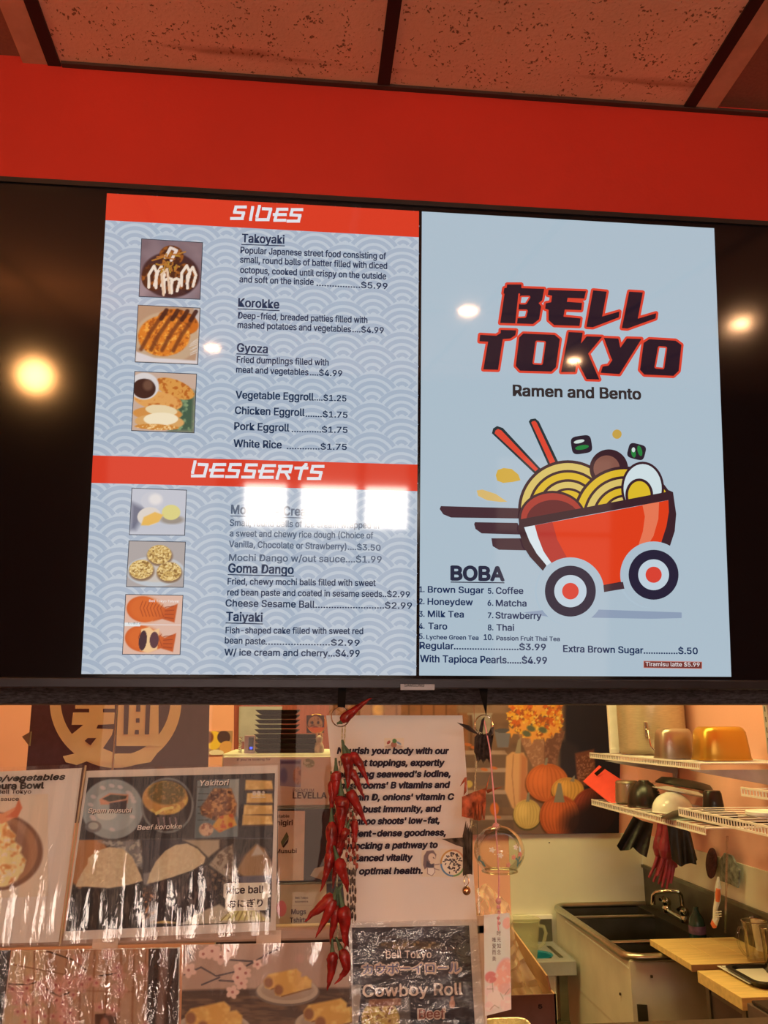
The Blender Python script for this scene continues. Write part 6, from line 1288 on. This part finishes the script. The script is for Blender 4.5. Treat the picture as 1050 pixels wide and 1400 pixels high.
FT = onY(690, 1394, 1.62); t = empty('foil_tray', FT, 'shiny aluminium foil tray behind the sill at the bottom, below the box', 'foil tray')
fx0, fx1 = onY(672, 1394, 1.62)[0], onY(735, 1394, 1.62)[0]; fz0 = onY(700, 1391, 1.715)[2]
cxf, wf_ = (fx0+fx1)/2, (fx1-fx0)/2
FO = pm('crinkled_foil', (.9, .85, .7), .3, metal=.6, var=.1, bump=.6, bscale=90)
MB().lathe([(wf_*.86, -.045), (wf_*.95, -.006), (wf_*1.0, 0), (wf_*1.0, .003), (wf_*.93, .002), (wf_*.82, -.04), (.001, -.041)], (cxf, 1.67, fz0), 48, 1, .9, 4).build('pan', FO, t, True)
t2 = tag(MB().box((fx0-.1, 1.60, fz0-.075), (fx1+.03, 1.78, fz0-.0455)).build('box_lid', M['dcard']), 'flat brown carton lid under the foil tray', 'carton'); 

# --- butcher block with tray and glasses, lower right
ZB = .958; CB = [onZ(x, y, ZB) for x, y in ((895, 1288), (941, 1316))]; 
bx_ = (CB[0][0]+CB[1][0])/2; 
t = empty('cutting_board', (bx_, 2.6, ZB), 'pale bamboo cutting board lying across the front of the sink', 'cutting board')
for k in range(3):
    y0, y1 = 2.50, 2.79; x0 = bx_+k*.095
    MB().box((x0, y0, ZB-.018), (x0+.0945, y1, ZB)).build('stave', M['board'], t, bevel=.0012)
MB().box((bx_-.001, 2.499, ZB-.019), (XR-.02, 2.502, ZB-.001)).build('edge_strip', pm('darker_board_edge', K((120, 78, 34)), .6), t)
ZW = .945; W0, W1 = onZ(945, 1322, ZW), onZ(1010, 1364, ZW)
wt = empty('work_table', (W0[0], W1[1], 0), 'butcher block work table with dark metal drawers at the lower right', 'table')
wx0 = W0[0]+.0; wy1, wy0 = min(W0[1], 2.49), W1[1]-.0
for k in range(4): MB().box((wx0+k*.08, wy0, ZW-.03), (wx0+.0795+k*.08, wy1, ZW)).build('top_stave', M['board'], wt, bevel=.0015)
MB().box((wx0+.02, wy0+.02, .15), (XR-.02, wy1-.02, ZW-.031)).build('body', pm('dark_metal_cabinet', K((70, 50, 30)), .5, metal=.3, var=.25, scale=8), wt)
MB().box((wx0+.014, wy0+.012, .1), (wx0+.035, wy0+.033, ZW-.031)).build('leg', M['dsteel'], wt); MB().box((wx0+.014, wy1-.034, .1), (wx0+.035, wy1-.012, ZW-.031)).build('leg', M['dsteel'], wt)
MB().box((wx0+.017, wy0+.04, ZW-.05), (wx0+.022, wy1-.04, ZW-.034)).build('side_rail', M['dsteel'], wt)
Tq = [onZ(x, y, ZW+.010) for x, y in ((963, 1309), (1030, 1303), (1110, 1340), (1022, 1350))]
tx0, tx1 = Tq[0][0], XR-.03; ty0, ty1 = Tq[3][1], min(Tq[0][1], 2.48)
t = empty('serving_tray', (tx0, ty0, ZW), 'black serving tray holding a paper sheet and glasses at the lower right', 'tray')
def rrect(x0, x1, y0, y1, r, n=6): return [(cx+r*math.cos(a), cy+r*math.sin(a)) for cx, cy, a0 in ((x1-r, y1-r, 0), (x0+r, y1-r, 90), (x0+r, y0+r, 180), (x1-r, y0+r, 270)) for a in [math.radians(a0+90*k/n) for k in range(n+1)]]
m = MB(); R0 = rrect(tx0+.012, tx1-.012, ty0+.012, ty1-.012, .03); R1 = rrect(tx0, tx1, ty0, ty1, .035); R2 = rrect(tx0+.014, tx1-.014, ty0+.014, ty1-.014, .03); n = len(R0)
m.v = [(x, y, ZW+.0015) for x, y in R0]+[(x, y, ZW+.016) for x, y in R1]+[(x, y, ZW+.017) for x, y in R2]+[(x, y, ZW+.006) for x, y in rrect(tx0+.018, tx1-.018, ty0+.018, ty1-.018, .028)]
for a_ in range(3): m.f += [(a_*n+i, a_*n+(i+1) % n, (a_+1)*n+(i+1) % n, (a_+1)*n+i) for i in range(n)]
m.f += [tuple(range(3*n, 4*n)), tuple(reversed(range(n)))]; m.build('body', M['black'], t, True)
PP = [onZ(x, y, ZW+.009) for x, y in ((975, 1317), (1030, 1312), (1065, 1342), (1024, 1344))]
ps_ = tag(MB().slab([(p[0], p[1], ZW+.0078) for p in (PP[3], PP[2], PP[1], PP[0])], (0, 0, 1), .0008).build('paper_sheet', M['kpaper']), 'white paper sheet with a small drawn oval lying on the black tray', 'paper')
q = [onZ(993+7*math.cos(a), 1320.5+2.6*math.sin(a), ZW+.0082) for a in np.linspace(0, 2*PI, 24)]; MB().tube([(p[0], p[1], ZW+.0082) for p in q], .0006, 4).build('drawn_oval', ink((70, 60, 44), WK), ps_)
MG = thin_glass('drinking_glass', (.95, .94, .88), .06, .02, edge=.6)
def glass(c, r, h, lab, handle, nm='glass_mug'):
    t = empty(nm, c, lab, 'glass', 'glasses on the tray')
    MB().lathe([(.001, .001), (r*.80, 0), (r*.82, .006), (r*.84, h*.3), (r*.9, h*.7), (r, h), (r*.97, h+.002), (r*.94, h), (r*.84, h*.7), (r*.78, h*.3), (r*.74, .010), (.001, .010)], c, 36).build('cup', MG, t, True)
    MB().tube([c+np.array([r*math.cos(a), r*math.sin(a), h]) for a in np.linspace(0, 2*PI, 32)], .0012, 6, False).build('rim', M['chrome'], t, True)
    if handle: MB().tube([c+np.array(v) for v in ((-r*.9, 0, h*.84), (-r*1.35, -.002, h*.86), (-r*1.62, -.003, h*.68), (-r*1.5, -.003, h*.40), (-r*1.1, -.002, h*.22), (-r*.8, 0, h*.16))], .0036, 10).build('handle', MG, t, True)
g1 = onZ(1036, 1316, ZW+.009); g2 = onZ(1052, 1327, ZW+.009)
glass(np.array([g1[0], g1[1], ZW+.0088]), .034, .108, 'glass mug with a curved handle standing on the black tray', True); glass(np.array([g2[0]+.012, g2[1]-.02, ZW+.0088]), .036, .112, 'nearer clear glass tumbler at the right edge on the black tray', False, 'glass_tumbler')
c0 = np.array([onY(1050, 1250, 2.56)[0]+.01, 2.62, ZB+.001]); t = empty('plastic_cup', c0, 'white plastic cup on the cutting board behind the glasses, right edge', 'cup'); MB().lathe([(.001, 0), (.022, 0), (.031, .085), (.033, .087), (.031, .088), (.020, .004), (.001, .004)], c0, 30).build('cup', pm('milky_cup', K((206, 190, 150)), .35), t, True)
c0 = onY(1048, 1385, 1.9); t = empty('serving_tray', c0, 'second black tray with white paper, low in the lower right corner', 'tray')
a_ = onZ(1030, 1371, .99); 
MB().box((a_[0], a_[1]-.22, .985), (a_[0]+.3, a_[1]+.01, .993)).build('body', M['black'], t, bevel=.003); MB().box((a_[0]+.03, a_[1]-.20, .9935), (a_[0]+.27, a_[1]-.02, .9945)).build('paper', M['kpaper'], t)
tag(MB().box((a_[0]-.005, a_[1]-.24, .10), (XR-.02, a_[1]+.02, .984)).build('drawer_cabinet', pm('brown_drawer_cabinet', K((78, 56, 34)), .5, var=.2)), 'brown metal cabinet under the second tray, lower right corner', 'cabinet')
# ------------------------------------------------------------------ finish: text, bases of the things
flush_text()
def bounds(o):
    pts = [Vector(c) for c in o.bound_box] if o.type == 'MESH' and len(o.data.vertices) else []
    for c in o.children: pts += bounds(c)
    return pts
for o in list(COL.objects):
    if o.type == 'EMPTY' and o.parent is None:
        p = bounds(o)
        if not p: continue
        lo = [min(v[i] for v in p) for i in range(3)]; hi = [max(v[i] for v in p) for i in range(3)]
        base = Vector(((lo[0]+hi[0])/2, (lo[1]+hi[1])/2, lo[2])); o.location = base
        for c in o.children: c.matrix_parent_inverse = Matrix.Translation(-base)
        if 'base' in o: del o['base']
